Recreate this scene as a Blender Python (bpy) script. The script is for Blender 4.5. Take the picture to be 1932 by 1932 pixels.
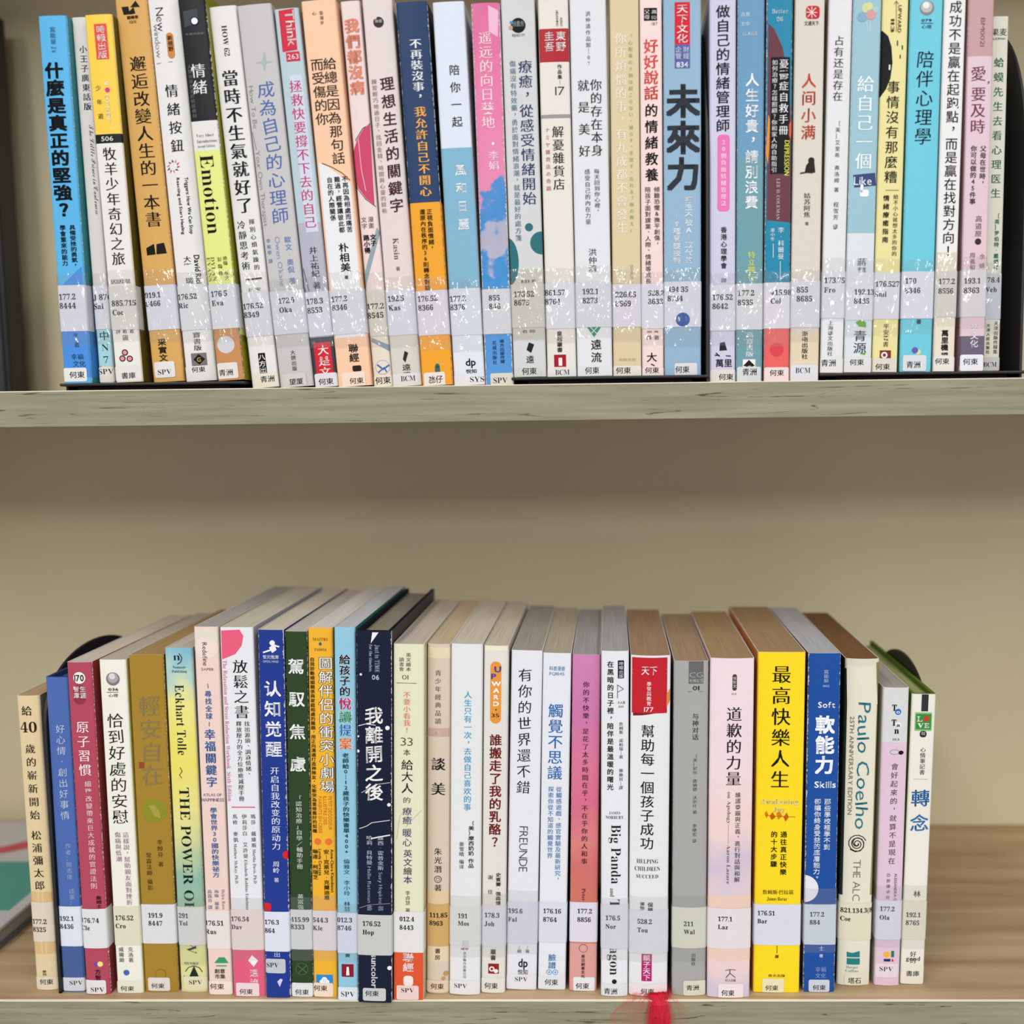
import bpy, bmesh, math, random
from mathutils import Matrix, Vector
random.seed(7)
for o in list(bpy.data.objects): bpy.data.objects.remove(o)
SC = bpy.context.scene; COL = SC.collection

# ------------------------------------------------------------------ camera
W = 1932.0; F = 1850.0; PX, PY = 1110.0, 966.0
PITCH, YAW, ROLL = math.radians(5.45), 0.0216, 0.0128
CAM_D = 0.585                      # distance of the lens from the plane of the shelf fronts
ROT = Matrix.Rotation(YAW,3,'Z') @ Matrix.Rotation(math.pi/2-PITCH,3,'X') @ Matrix.Rotation(-ROLL,3,'Z')
def ray(px, py): return ROT @ Vector(((px-PX)/F, -(py-PY)/F, -1.0))
_r = ray(PX, 1888.0)
CAM_H = -_r.z * (CAM_D/_r.y)       # lower shelf top is z = 0, shelf fronts are y = 0
CAM = Vector((0.0, -CAM_D, CAM_H))
def at_y(px, py, y):
    r = ray(px, py); return CAM + r*((y-CAM.y)/r.y)
def at_z(px, py, z):
    r = ray(px, py); return CAM + r*((z-CAM.z)/r.z)
cam_d = bpy.data.cameras.new('camera'); cam = bpy.data.objects.new('camera', cam_d); COL.objects.link(cam)
cam.matrix_world = Matrix.Translation(CAM) @ ROT.to_4x4()
cam_d.sensor_width = 36.0; cam_d.lens = F/W*36.0
cam_d.shift_x = (W/2-PX)/W; cam_d.shift_y = 0.0
cam_d.clip_start = 0.01; cam_d.clip_end = 50
cam_d.dof.use_dof = True; cam_d.dof.focus_distance = 0.607; cam_d.dof.aperture_fstop = 3.2
SC.camera = cam

# ------------------------------------------------------------------ light
SC.view_settings.view_transform = 'Standard'; SC.view_settings.look = 'None'
SC.view_settings.gamma = 1.0; SC.view_settings.exposure = -0.04
world = bpy.data.worlds.new('room_light'); SC.world = world; world.use_nodes = True
bg = world.node_tree.nodes['Background']; bg.inputs[0].default_value = (0.93,0.93,1.0,1); bg.inputs[1].default_value = 0.52
def area(name, loc, target, sx, sy, power, colour):
    l = bpy.data.lights.new(name,'AREA'); l.shape='RECTANGLE'; l.size=sx; l.size_y=sy; l.energy=power; l.color=colour
    o = bpy.data.objects.new(name,l); COL.objects.link(o); o.location = loc
    o.rotation_euler = (Vector(target)-Vector(loc)).to_track_quat('-Z','Y').to_euler(); return o
# fluorescent ceiling lamps of the reading room, in front of the bookcase
for ly,lp in ((-1.35,14),(-2.8,20),(-4.8,60)):
    for lx in (-0.9,1.1): area('ceiling_lamp', (lx,ly,1.75), (lx,ly+.25,0), 0.3,1.2, lp, (1.0,0.985,0.955))

# ------------------------------------------------------------------ materials
def lin(c): return c/12.92 if c<=0.04045 else ((c+0.055)/1.055)**2.4
def rgb(h):
    h = h.lstrip('#')
    if len(h)==3: h = ''.join(c*2 for c in h)
    return tuple(max(.0035,lin(int(h[i:i+2],16)/255)*1.0-.0015) for i in (0,2,4))+(1,)
MATS = {}
def new_mat(name):
    m = bpy.data.materials.new(name); m.use_nodes=True; nt=m.node_tree; return m, nt, nt.nodes['Principled BSDF']
def ink(col, rough=0.55):
    k=('ink',col,rough)
    if k not in MATS:
        m,nt,b=new_mat('ink'); b.inputs['Base Color'].default_value=rgb(col); b.inputs['Roughness'].default_value=rough
        b.inputs['Specular IOR Level'].default_value=0.1; MATS[k]=m
    return MATS[k]
def N(nt,t,**kw):
    n=nt.nodes.new(t)
    for k,v in kw.items(): setattr(n,k,v)
    return n
def mixc(nt, fac, a, b):
    n=N(nt,'ShaderNodeMix',data_type='RGBA')
    for s,v in ((n.inputs[0],fac),(n.inputs[6],a),(n.inputs[7],b)):
        if hasattr(v,'links'): nt.links.new(v,s)
        else: s.default_value=v
    return n.outputs[2]
def paper(col, wear=0.0, halfw=0.01, rough=0.42, grad=None):
    """printed cover card: faint mottling, whitish scuffs along the spine edges; grad = [(v,hex)...] up the spine"""
    k=('paper',col,wear,round(halfw,4),str(grad))
    if k in MATS: return MATS[k]
    m,nt,b=new_mat('cover_card'); L=nt.links.new
    tc=N(nt,'ShaderNodeTexCoord')
    nz=N(nt,'ShaderNodeTexNoise'); nz.inputs['Scale'].default_value=260; nz.inputs['Detail'].default_value=3
    L(tc.outputs['Object'],nz.inputs['Vector'])
    base=rgb(col)
    if grad:
        sep=N(nt,'ShaderNodeSeparateXYZ'); L(tc.outputs['Object'],sep.inputs[0])
        n2=N(nt,'ShaderNodeTexNoise'); n2.inputs['Scale'].default_value=55; n2.inputs['Detail'].default_value=5; L(tc.outputs['Object'],n2.inputs['Vector'])
        ad=N(nt,'ShaderNodeMath',operation='MULTIPLY_ADD'); L(n2.outputs[0],ad.inputs[0]); ad.inputs[1].default_value=grad[1]; L(sep.outputs[2],ad.inputs[2])
        mr=N(nt,'ShaderNodeMapRange'); L(ad.outputs[0],mr.inputs[0]); mr.inputs[1].default_value=grad[1]*.5; mr.inputs[2].default_value=grad[0]+grad[1]*.5
        cr=N(nt,'ShaderNodeValToRGB'); L(mr.outputs[0],cr.inputs[0]); e=cr.color_ramp.elements
        st=grad[2]
        while len(e)<len(st): e.new(0.5)
        for i,(p,c) in enumerate(st): e[i].position=p; e[i].color=rgb(c)
        base=cr.outputs[0]
    mo=N(nt,'ShaderNodeMapRange'); L(nz.outputs[0],mo.inputs[0]); mo.inputs[1].default_value=.3; mo.inputs[2].default_value=.7
    mo.inputs[3].default_value=0; mo.inputs[4].default_value=.10
    c1=mixc(nt, mo.outputs[0], base, tuple(v*.78 for v in rgb(col)[:3])+(1,))
    out=c1
    if wear>0:
        sx=N(nt,'ShaderNodeSeparateXYZ'); L(tc.outputs['Object'],sx.inputs[0])
        ab=N(nt,'ShaderNodeMath',operation='ABSOLUTE'); L(sx.outputs[0],ab.inputs[0])
        e1=N(nt,'ShaderNodeMapRange'); L(ab.outputs[0],e1.inputs[0]); e1.inputs[1].default_value=halfw-.0006-.0014*wear; e1.inputs[2].default_value=halfw
        n3=N(nt,'ShaderNodeTexNoise'); n3.inputs['Scale'].default_value=620; n3.inputs['Detail'].default_value=6; n3.inputs['Roughness'].default_value=.7
        L(tc.outputs['Object'],n3.inputs['Vector'])
        ml=N(nt,'ShaderNodeMath',operation='MULTIPLY_ADD'); L(e1.outputs[0],ml.inputs[0]); ml.inputs[1].default_value=.42; L(n3.outputs[0],ml.inputs[2])
        th=N(nt,'ShaderNodeMapRange'); L(ml.outputs[0],th.inputs[0]); th.inputs[1].default_value=.9-.13*wear; th.inputs[2].default_value=.96-.13*wear
        out=mixc(nt, th.outputs[0], c1, rgb('#d9d6cf'))
    L(out,b.inputs['Base Color'])
    b.inputs['Roughness'].default_value=rough; b.inputs['Specular IOR Level'].default_value=0.2
    bp=N(nt,'ShaderNodeBump'); bp.inputs['Strength'].default_value=.12; bp.inputs['Distance'].default_value=.0003
    L(nz.outputs[0],bp.inputs['Height']); L(bp.outputs[0],b.inputs['Normal'])
    MATS[k]=m; return m
def pages_mat(col):
    k=('pages',col)
    if k in MATS: return MATS[k]
    m,nt,b=new_mat('page_edges'); L=nt.links.new
    tc=N(nt,'ShaderNodeTexCoord'); mp=N(nt,'ShaderNodeMapping'); mp.inputs['Scale'].default_value=(1900,14,14)
    L(tc.outputs['Object'],mp.inputs[0]); nz=N(nt,'ShaderNodeTexNoise'); nz.inputs['Scale'].default_value=1; nz.inputs['Detail'].default_value=4
    L(mp.outputs[0],nz.inputs[0])
    mr=N(nt,'ShaderNodeMapRange'); L(nz.outputs[0],mr.inputs[0]); mr.inputs[1].default_value=.35; mr.inputs[2].default_value=.65
    c=mixc(nt,mr.outputs[0],tuple(v*.95 for v in rgb(col)[:3])+(1,),tuple(min(.85,v*1.25) for v in rgb(col)[:3])+(1,))
    L(c,b.inputs['Base Color']); b.inputs['Roughness'].default_value=.8; b.inputs['Specular IOR Level'].default_value=.1
    bp=N(nt,'ShaderNodeBump'); bp.inputs['Strength'].default_value=.3; bp.inputs['Distance'].default_value=.0004
    L(nz.outputs[0],bp.inputs['Height']); L(bp.outputs[0],b.inputs['Normal'])
    MATS[k]=m; return m
def tape_mat():
    if 'tape' in MATS: return MATS['tape']
    m,nt,b=new_mat('clear_tape'); L=nt.links.new
    tc=N(nt,'ShaderNodeTexCoord'); mp=N(nt,'ShaderNodeMapping'); mp.inputs['Scale'].default_value=(260,260,55)
    L(tc.outputs['Object'],mp.inputs[0]); nz=N(nt,'ShaderNodeTexNoise'); nz.inputs['Scale'].default_value=1; nz.inputs['Detail'].default_value=2; nz.inputs['Distortion'].default_value=1.6
    oi=N(nt,'ShaderNodeObjectInfo'); va=N(nt,'ShaderNodeVectorMath',operation='ADD'); ml=N(nt,'ShaderNodeVectorMath',operation='SCALE')
    L(oi.outputs['Location'],ml.inputs[0]); ml.inputs['Scale'].default_value=900; L(mp.outputs[0],va.inputs[0]); L(ml.outputs[0],va.inputs[1])
    L(va.outputs[0],nz.inputs[0])
    bp=N(nt,'ShaderNodeBump'); bp.inputs['Strength'].default_value=.9; bp.inputs['Distance'].default_value=.0011; L(nz.outputs[0],bp.inputs['Height'])
    gl=N(nt,'ShaderNodeBsdfGlossy'); gl.inputs['Roughness'].default_value=.1; gl.inputs['Color'].default_value=(1,1,1,1); L(bp.outputs[0],gl.inputs['Normal'])
    tr=N(nt,'ShaderNodeBsdfTransparent'); tr.inputs['Color'].default_value=(.975,.975,.965,1)
    lw=N(nt,'ShaderNodeLayerWeight'); lw.inputs['Blend'].default_value=.5; L(bp.outputs[0],lw.inputs['Normal'])
    pw=N(nt,'ShaderNodeMath',operation='POWER'); L(lw.outputs['Facing'],pw.inputs[0]); pw.inputs[1].default_value=4
    fr=N(nt,'ShaderNodeMath',operation='MULTIPLY_ADD'); L(pw.outputs[0],fr.inputs[0]); fr.inputs[1].default_value=.35; fr.inputs[2].default_value=.11
    mx=N(nt,'ShaderNodeMixShader'); L(fr.outputs[0],mx.inputs[0]); L(tr.outputs[0],mx.inputs[1]); L(gl.outputs[0],mx.inputs[2])
    L(mx.outputs[0],nt.nodes['Material Output'].inputs['Surface']); nt.nodes.remove(b)
    MATS['tape']=m; return m
def black_metal():
    if 'bm' in MATS: return MATS['bm']
    m,nt,b=new_mat('black_enamel'); b.inputs['Base Color'].default_value=(.012,.012,.012,1); b.inputs['Roughness'].default_value=.45
    nz=N(nt,'ShaderNodeTexNoise'); nz.inputs['Scale'].default_value=900; bp=N(nt,'ShaderNodeBump'); bp.inputs['Strength'].default_value=.2; bp.inputs['Distance'].default_value=.0002
    nt.links.new(nz.outputs[0],bp.inputs['Height']); nt.links.new(bp.outputs[0],b.inputs['Normal']); MATS['bm']=m; return m
def wood_edge():
    m,nt,b=new_mat('sage_oak_edge'); L=nt.links.new
    tc=N(nt,'ShaderNodeTexCoord')
    def noise(scale,detail,dist=0,rough=.5):
        mp=N(nt,'ShaderNodeMapping'); mp.inputs['Scale'].default_value=scale; L(tc.outputs['Object'],mp.inputs[0])
        nz=N(nt,'ShaderNodeTexNoise'); nz.inputs['Scale'].default_value=1; nz.inputs['Detail'].default_value=detail; nz.inputs['Distortion'].default_value=dist; nz.inputs['Roughness'].default_value=rough
        L(mp.outputs[0],nz.inputs[0]); return nz.outputs[0]
    base=noise((14,14,300),5); mr=N(nt,'ShaderNodeMapRange'); L(base,mr.inputs[0]); mr.inputs[1].default_value=.3; mr.inputs[2].default_value=.7
    c=mixc(nt,mr.outputs[0],rgb('#868369'),rgb('#9e9a7f'))
    # thin broken dark pores following wavy contour lines
    w=noise((2.6,2.6,95),2,.15)
    ml=N(nt,'ShaderNodeMath',operation='MULTIPLY'); L(w,ml.inputs[0]); ml.inputs[1].default_value=9.0
    fr=N(nt,'ShaderNodeMath',operation='FRACT'); L(ml.outputs[0],fr.inputs[0])
    sb=N(nt,'ShaderNodeMath',operation='SUBTRACT'); L(fr.outputs[0],sb.inputs[0]); sb.inputs[1].default_value=.5
    ab=N(nt,'ShaderNodeMath',operation='ABSOLUTE'); L(sb.outputs[0],ab.inputs[0])
    br=noise((48,48,500),5,0,.75)
    bm=N(nt,'ShaderNodeMapRange'); L(br,bm.inputs[0]); bm.inputs[1].default_value=.5; bm.inputs[2].default_value=.66; bm.inputs[3].default_value=0; bm.inputs[4].default_value=.06
    ls=N(nt,'ShaderNodeMath',operation='SUBTRACT'); L(bm.outputs[0],ls.inputs[0]); L(ab.outputs[0],ls.inputs[1])
    st=N(nt,'ShaderNodeMapRange'); L(ls.outputs[0],st.inputs[0]); st.inputs[1].default_value=-.012; st.inputs[2].default_value=.02
    c2=mixc(nt,st.outputs[0],c,rgb('#544e38'))
    L(c2,b.inputs['Base Color']); b.inputs['Roughness'].default_value=.5; b.inputs['Specular IOR Level'].default_value=.25
    bp=N(nt,'ShaderNodeBump'); bp.inputs['Strength'].default_value=.3; bp.inputs['Distance'].default_value=.0005; bp.invert=True
    L(st.outputs[0],bp.inputs['Height']); L(bp.outputs[0],b.inputs['Normal'])
    return m
def wood_top():
    m,nt,b=new_mat('brown_oak_laminate'); L=nt.links.new
    tc=N(nt,'ShaderNodeTexCoord'); mp=N(nt,'ShaderNodeMapping'); mp.inputs['Scale'].default_value=(5,75,75); L(tc.outputs['Object'],mp.inputs[0])
    nz=N(nt,'ShaderNodeTexNoise'); nz.inputs['Scale'].default_value=1; nz.inputs['Detail'].default_value=6; nz.inputs['Distortion'].default_value=.6; L(mp.outputs[0],nz.inputs[0])
    cr=N(nt,'ShaderNodeValToRGB'); L(nz.outputs[0],cr.inputs[0]); e=cr.color_ramp.elements
    e[0].position=.3; e[0].color=rgb('#a58865'); e[1].position=.7; e[1].color=rgb('#c6ad88')
    L(cr.outputs[0],b.inputs['Base Color']); b.inputs['Roughness'].default_value=.5; b.inputs['Specular IOR Level'].default_value=.3
    return m
def plain(name,col,rough=.6,spec=.3,scale=30,amt=.08):
    m,nt,b=new_mat(name); L=nt.links.new
    tc=N(nt,'ShaderNodeTexCoord'); nz=N(nt,'ShaderNodeTexNoise'); nz.inputs['Scale'].default_value=scale; nz.inputs['Detail'].default_value=4; L(tc.outputs['Object'],nz.inputs[0])
    mr=N(nt,'ShaderNodeMapRange'); L(nz.outputs[0],mr.inputs[0]); mr.inputs[1].default_value=.3; mr.inputs[2].default_value=.7; mr.inputs[3].default_value=0; mr.inputs[4].default_value=1
    L(mixc(nt,mr.outputs[0],rgb(col),tuple(v*(1-amt*2) for v in rgb(col)[:3])+(1,)),b.inputs['Base Color'])
    b.inputs['Roughness'].default_value=rough; b.inputs['Specular IOR Level'].default_value=spec; return m

# ------------------------------------------------------------------ mesh helpers
def mesh_obj(name, verts, faces, mats, parent=None, midx=None, smooth=False):
    me=bpy.data.meshes.new(name); me.from_pydata(verts,[],faces)
    for mt in (mats if isinstance(mats,list) else [mats]): me.materials.append(mt)
    if midx: me.polygons.foreach_set('material_index',midx)
    if smooth: me.polygons.foreach_set('use_smooth',[True]*len(faces))
    me.update(); o=bpy.data.objects.new(name,me); COL.objects.link(o); o.parent=parent; return o
def box_vf(x0,x1,y0,y1,z0,z1):
    v=[(x,y,z) for x in (x0,x1) for y in (y0,y1) for z in (z0,z1)]
    return v,[(0,1,3,2),(4,6,7,5),(0,4,5,1),(2,3,7,6),(0,2,6,4),(1,5,7,3)]
def bevel(o,w=.001,s=2):
    md=o.modifiers.new('bevel','BEVEL'); md.width=w; md.segments=s; md.limit_method='ANGLE'; return o
def tag(o,label,cat,group=None):
    o['label']=label; o['category']=cat
    if group: o['group']=group
    return o
def empty(name,loc,label,cat,group=None):
    o=bpy.data.objects.new(name,None); o.empty_display_size=.02; COL.objects.link(o); o.location=loc; return tag(o,label,cat,group)

# ------------------------------------------------------------------ lettering (glyph meshes from Blender's own built-in font)
GL={}
def glyph(ch, off):
    return GL.get((ch,off),([],[]))
def load_glyphs(pairs):
    """mesh the needed characters in batches, one character per line of a text curve"""
    by={}
    for ch,off in pairs: by.setdefault(off,set()).add(ch)
    for off,chs in by.items():
        chs=sorted(chs)
        for i in range(0,len(chs),60):
            part_=chs[i:i+60]
            c=bpy.data.curves.new('g','FONT'); c.body='\n'.join(part_); c.size=1; c.offset=off; c.resolution_u=2; c.space_line=2.0
            o=bpy.data.objects.new('g',c); m=bpy.data.meshes.new_from_object(o)
            co=[(p.co.x,p.co.y) for p in m.vertices]; step=2.0
            buck=[({},[],[]) for _ in part_]
            for p in m.polygons:
                vs=p.vertices; k=int(round(-(co[vs[0]][1]-.38)/step)); k=max(0,min(len(part_)-1,k))
                mp,V,Fc=buck[k]; f=[]
                for v in vs:
                    if v not in mp: mp[v]=len(V); V.append((co[v][0],co[v][1]+k*step))
                    f.append(mp[v])
                Fc.append(tuple(f))
            for ch,(mp,V,Fc) in zip(part_,buck): GL[(ch,off)]=(V,Fc)
            bpy.data.objects.remove(o); bpy.data.meshes.remove(m); bpy.data.curves.remove(c)
def split_cols(V,Fc,c):
    """cut wide faces along vertical lines every c so flat print can follow a curved spine"""
    V=list(V); out=[]
    for f in Fc:
        xs=[V[i][0] for i in f]; x0,x1=min(xs),max(xs)
        if x1-x0<=c: out.append(f); continue
        k0=math.floor(x0/c); k1=math.floor(x1/c)
        for k in range(k0,k1+1):
            P=[V[i] for i in f]
            for lim,sg in ((k*c,1),((k+1)*c,-1)):
                Q=[]
                for i in range(len(P)):
                    a,b=P[i-1],P[i]; ia=(a[0]-lim)*sg>=0; ib=(b[0]-lim)*sg>=0
                    if ia!=ib:
                        t=(lim-a[0])/(b[0]-a[0]); Q.append((lim,a[1]+(b[1]-a[1])*t))
                    if ib: Q.append(b)
                P=Q
                if not P: break
            if len(P)>=3:
                q=len(V); V+=P; out.append(tuple(range(q,q+len(P))))
    return V,out
PAIRS=set()
def serif(s, italic=False, script=False):
    out=''
    for ch in s:
        if '0'<=ch<='9': out+=chr((0x1D7CE)+ord(ch)-48)
        elif 'A'<=ch<='Z': out+=chr((0x1D4D0 if script else 0x1D468 if italic else 0x1D400)+ord(ch)-65)
        elif 'a'<=ch<='z': out+=chr((0x1D4EA if script else 0x1D482 if italic else 0x1D41A)+ord(ch)-97)
        else: out+=ch
    return out
# style: (outline offset, x shift, y shift of overprinted copies, rotation jitter, shear)
ST={'g':(0,.006,0,0,0),'b':(0,.017,.014,0,0),'B':(0,.033,.03,0,0),'t':(-.013,0,0,0,0),'m':(-.008,.018,0,0,0),'M':(-.008,.034,0,0,0),
    'k':(0,.012,.006,.03,.06),'h':(-.006,.006,0,.10,.12),'H':(0,.016,.012,.08,.10),'s':(0,.010,.008,0,0),'S':(-.008,0,0,0,0),'i':(-.012,0,0,0,.22),'c':(-.008,0,0,0,0)}
def is_cjk(ch): return ord(ch)>0x2E00 and ord(ch)<0x1D000
def style_chars(s,st):
    if st in 'smkM': return serif(s) if st!='k' else s
    if st=='S': return serif(s)
    if st=='i': return serif(s)
    if st=='c': return serif(s,script=True)
    return s
def char_geo(ch, st):
    off,cp,cq,jit,sh=ST[st]
    if st in 'mM' and not is_cjk(ch): off,cp=-.012,0
    if PAIRS is not None: PAIRS.add((ch,off))
    v,f=glyph(ch,off)
    if not v: return [],[]
    rot=random.uniform(-jit,jit); she=random.uniform(.3,1)*sh
    V=[];Fc=[]
    cop=[(0,0)] if not cp else [(-cp,0),(cp,0)] if not cq else [(-cp,-cq),(cp,-cq),(-cp,cq),(cp,cq)]+([(0,0)] if cp>.03 else [])
    for dx,dy in cop:
        b=len(V)
        for x,y in v:
            x+=dx; y+=dy
            if st=='i': x+=y*.22
            if jit:
                cx,cy=x-.5,y-.38; x,y=.5+cx*math.cos(rot)-cy*math.sin(rot), .38+cx*math.sin(rot)+cy*math.cos(rot)+ cx*she
            V.append((x,y))
        Fc+=[tuple(i+b for i in p) for p in f]
    return V,Fc
def line_geo(s, st):
    """one horizontal line, em = 1; returns verts, faces, total width"""
    s=style_chars(s,st); V=[];Fc=[];x=0
    for ch in s:
        if ch==' ': x+=.28; continue
        g,fc=char_geo(ch,st)
        if not g: x+=.3; continue
        if is_cjk(ch): adv=1.0; dx=0
        else:
            mn=min(p[0] for p in g); mx=max(p[0] for p in g); dx=-mn; adv=mx-mn+.075
        b=len(V); V+=[(p[0]+x+dx,p[1]) for p in g]; Fc+=[tuple(i+b for i in p) for p in fc]; x+=adv
    return V,Fc,max(x-.05,.1)
def column_geo(s, st, pitch):
    """vertical column, em = 1, centred on x=0, starting at y=0 downwards"""
    V=[];Fc=[];y=0
    for ch in s:
        if ch==' ': y-=pitch*.5; continue
        if ch in '—｜': 
            b=len(V); V+=[(-.03,y-.05*pitch),(.03,y-.05*pitch),(.03,y-.95*pitch),(-.03,y-.95*pitch)]; Fc.append((b+3,b+2,b+1,b)); y-=pitch; continue
        c2=style_chars(ch,st); g,fc=char_geo(c2,st)
        if not g: y-=pitch; continue
        if is_cjk(c2) and c2 not in '，。、？！；':
            ox,oy=-.5,-.38
        else:
            mn=min(p[0] for p in g); mx=max(p[0] for p in g); mny=min(p[1] for p in g); mxy=max(p[1] for p in g)
            ox,oy=-(mn+mx)/2,-(mny+mxy)/2
            if c2 in '，、。': ox+=.1; oy+=.12
        q_=min(1,pitch/1.06); b=len(V); V+=[(p[0]+ox,(p[1]+oy)*q_+y-pitch/2) for p in g]; Fc+=[tuple(i+b for i in p) for p in fc]; y-=pitch
    return V,Fc

# ------------------------------------------------------------------ books
Z_UP = at_y(PX, 724.0, 0.0).z      # top of the middle shelf board
BASE_T = 0.0046                    # thickness of a bookend foot
BOOKS=[]
def book(row, yt, Lt, Rt, yr, yb, Lb, Rb, setb, cover, side, pages, label, items, bulge=.0004, wear=.3, hard=False, base=False, depth=None, grad=None, rough=.42):
    BOOKS.append(dict(row=row,yt=yt,Lt=Lt,Rt=Rt,yr=yr,yb=yb,Lb=Lb,Rb=Rb,setb=setb,cover=cover,side=side,pages=pages,label=label,items=items,bulge=bulge,wear=wear,hard=hard,base=base,depth=depth,grad=grad,rough=rough))

def solve(b):
    if b['row']=='U':
        b['Y']=b['setb']/100; b['z0']=Z_UP+(BASE_T if b['base'] else 0)
        pb=[at_y(x,b['yb'],b['Y']) for x in (b['Lb'],b['Rb'])]
    else:
        p=at_z((b['Lb']+b['Rb'])/2,b['yb'],0.0); b['Y']=p.y; b['z0']=0.0
        pb=[at_y(x,b['yb'],b['Y']) for x in (b['Lb'],b['Rb'])]
    pt=[at_y(x,b['yr'],b['Y']) for x in (b['Lt'],b['Rt'])]
    b['w']=((pb[1].x-pb[0].x)+(pt[1].x-pt[0].x))/2
    cb=(pb[0].x+pb[1].x)/2; ct=(pt[0].x+pt[1].x)/2; zb=(pb[0].z+pb[1].z)/2; zt=(pt[0].z+pt[1].z)/2
    s=(ct-cb)/(zt-zb)
    b['xa']=cb+s*(b['z0']-zb)                     # centre line at the foot
    ztop=at_y((b['Lt']+b['Rt'])/2,b['yt'],b['Y']).z
    b['H']=(ztop-b['z0'])
    b['xb']=b['xa']+s*.18                         # centre line 18 cm up
def relax(bs, fixed):
    for it in range(400):
        mv=0
        for a,c in zip(bs,bs[1:]):
            for k in ('xa','xb'):
                ov=(a[k]+a['w']/2+.00045)-(c[k]-c['w']/2)
                if ov>0: a[k]-=ov/2*.9; c[k]+=ov/2*.9; mv=max(mv,ov)
        for (i,side,x) in fixed:
            b=bs[i]
            for k in ('xa','xb'):
                if side=='l' and b[k]-b['w']/2<x: b[k]=x+b['w']/2
                if side=='r' and b[k]+b['w']/2>x: b[k]=x-b['w']/2
        if mv<1e-5: break
TEXTNAMES={'V':'lettering','R':'lettering','H':'lettering'}

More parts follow.
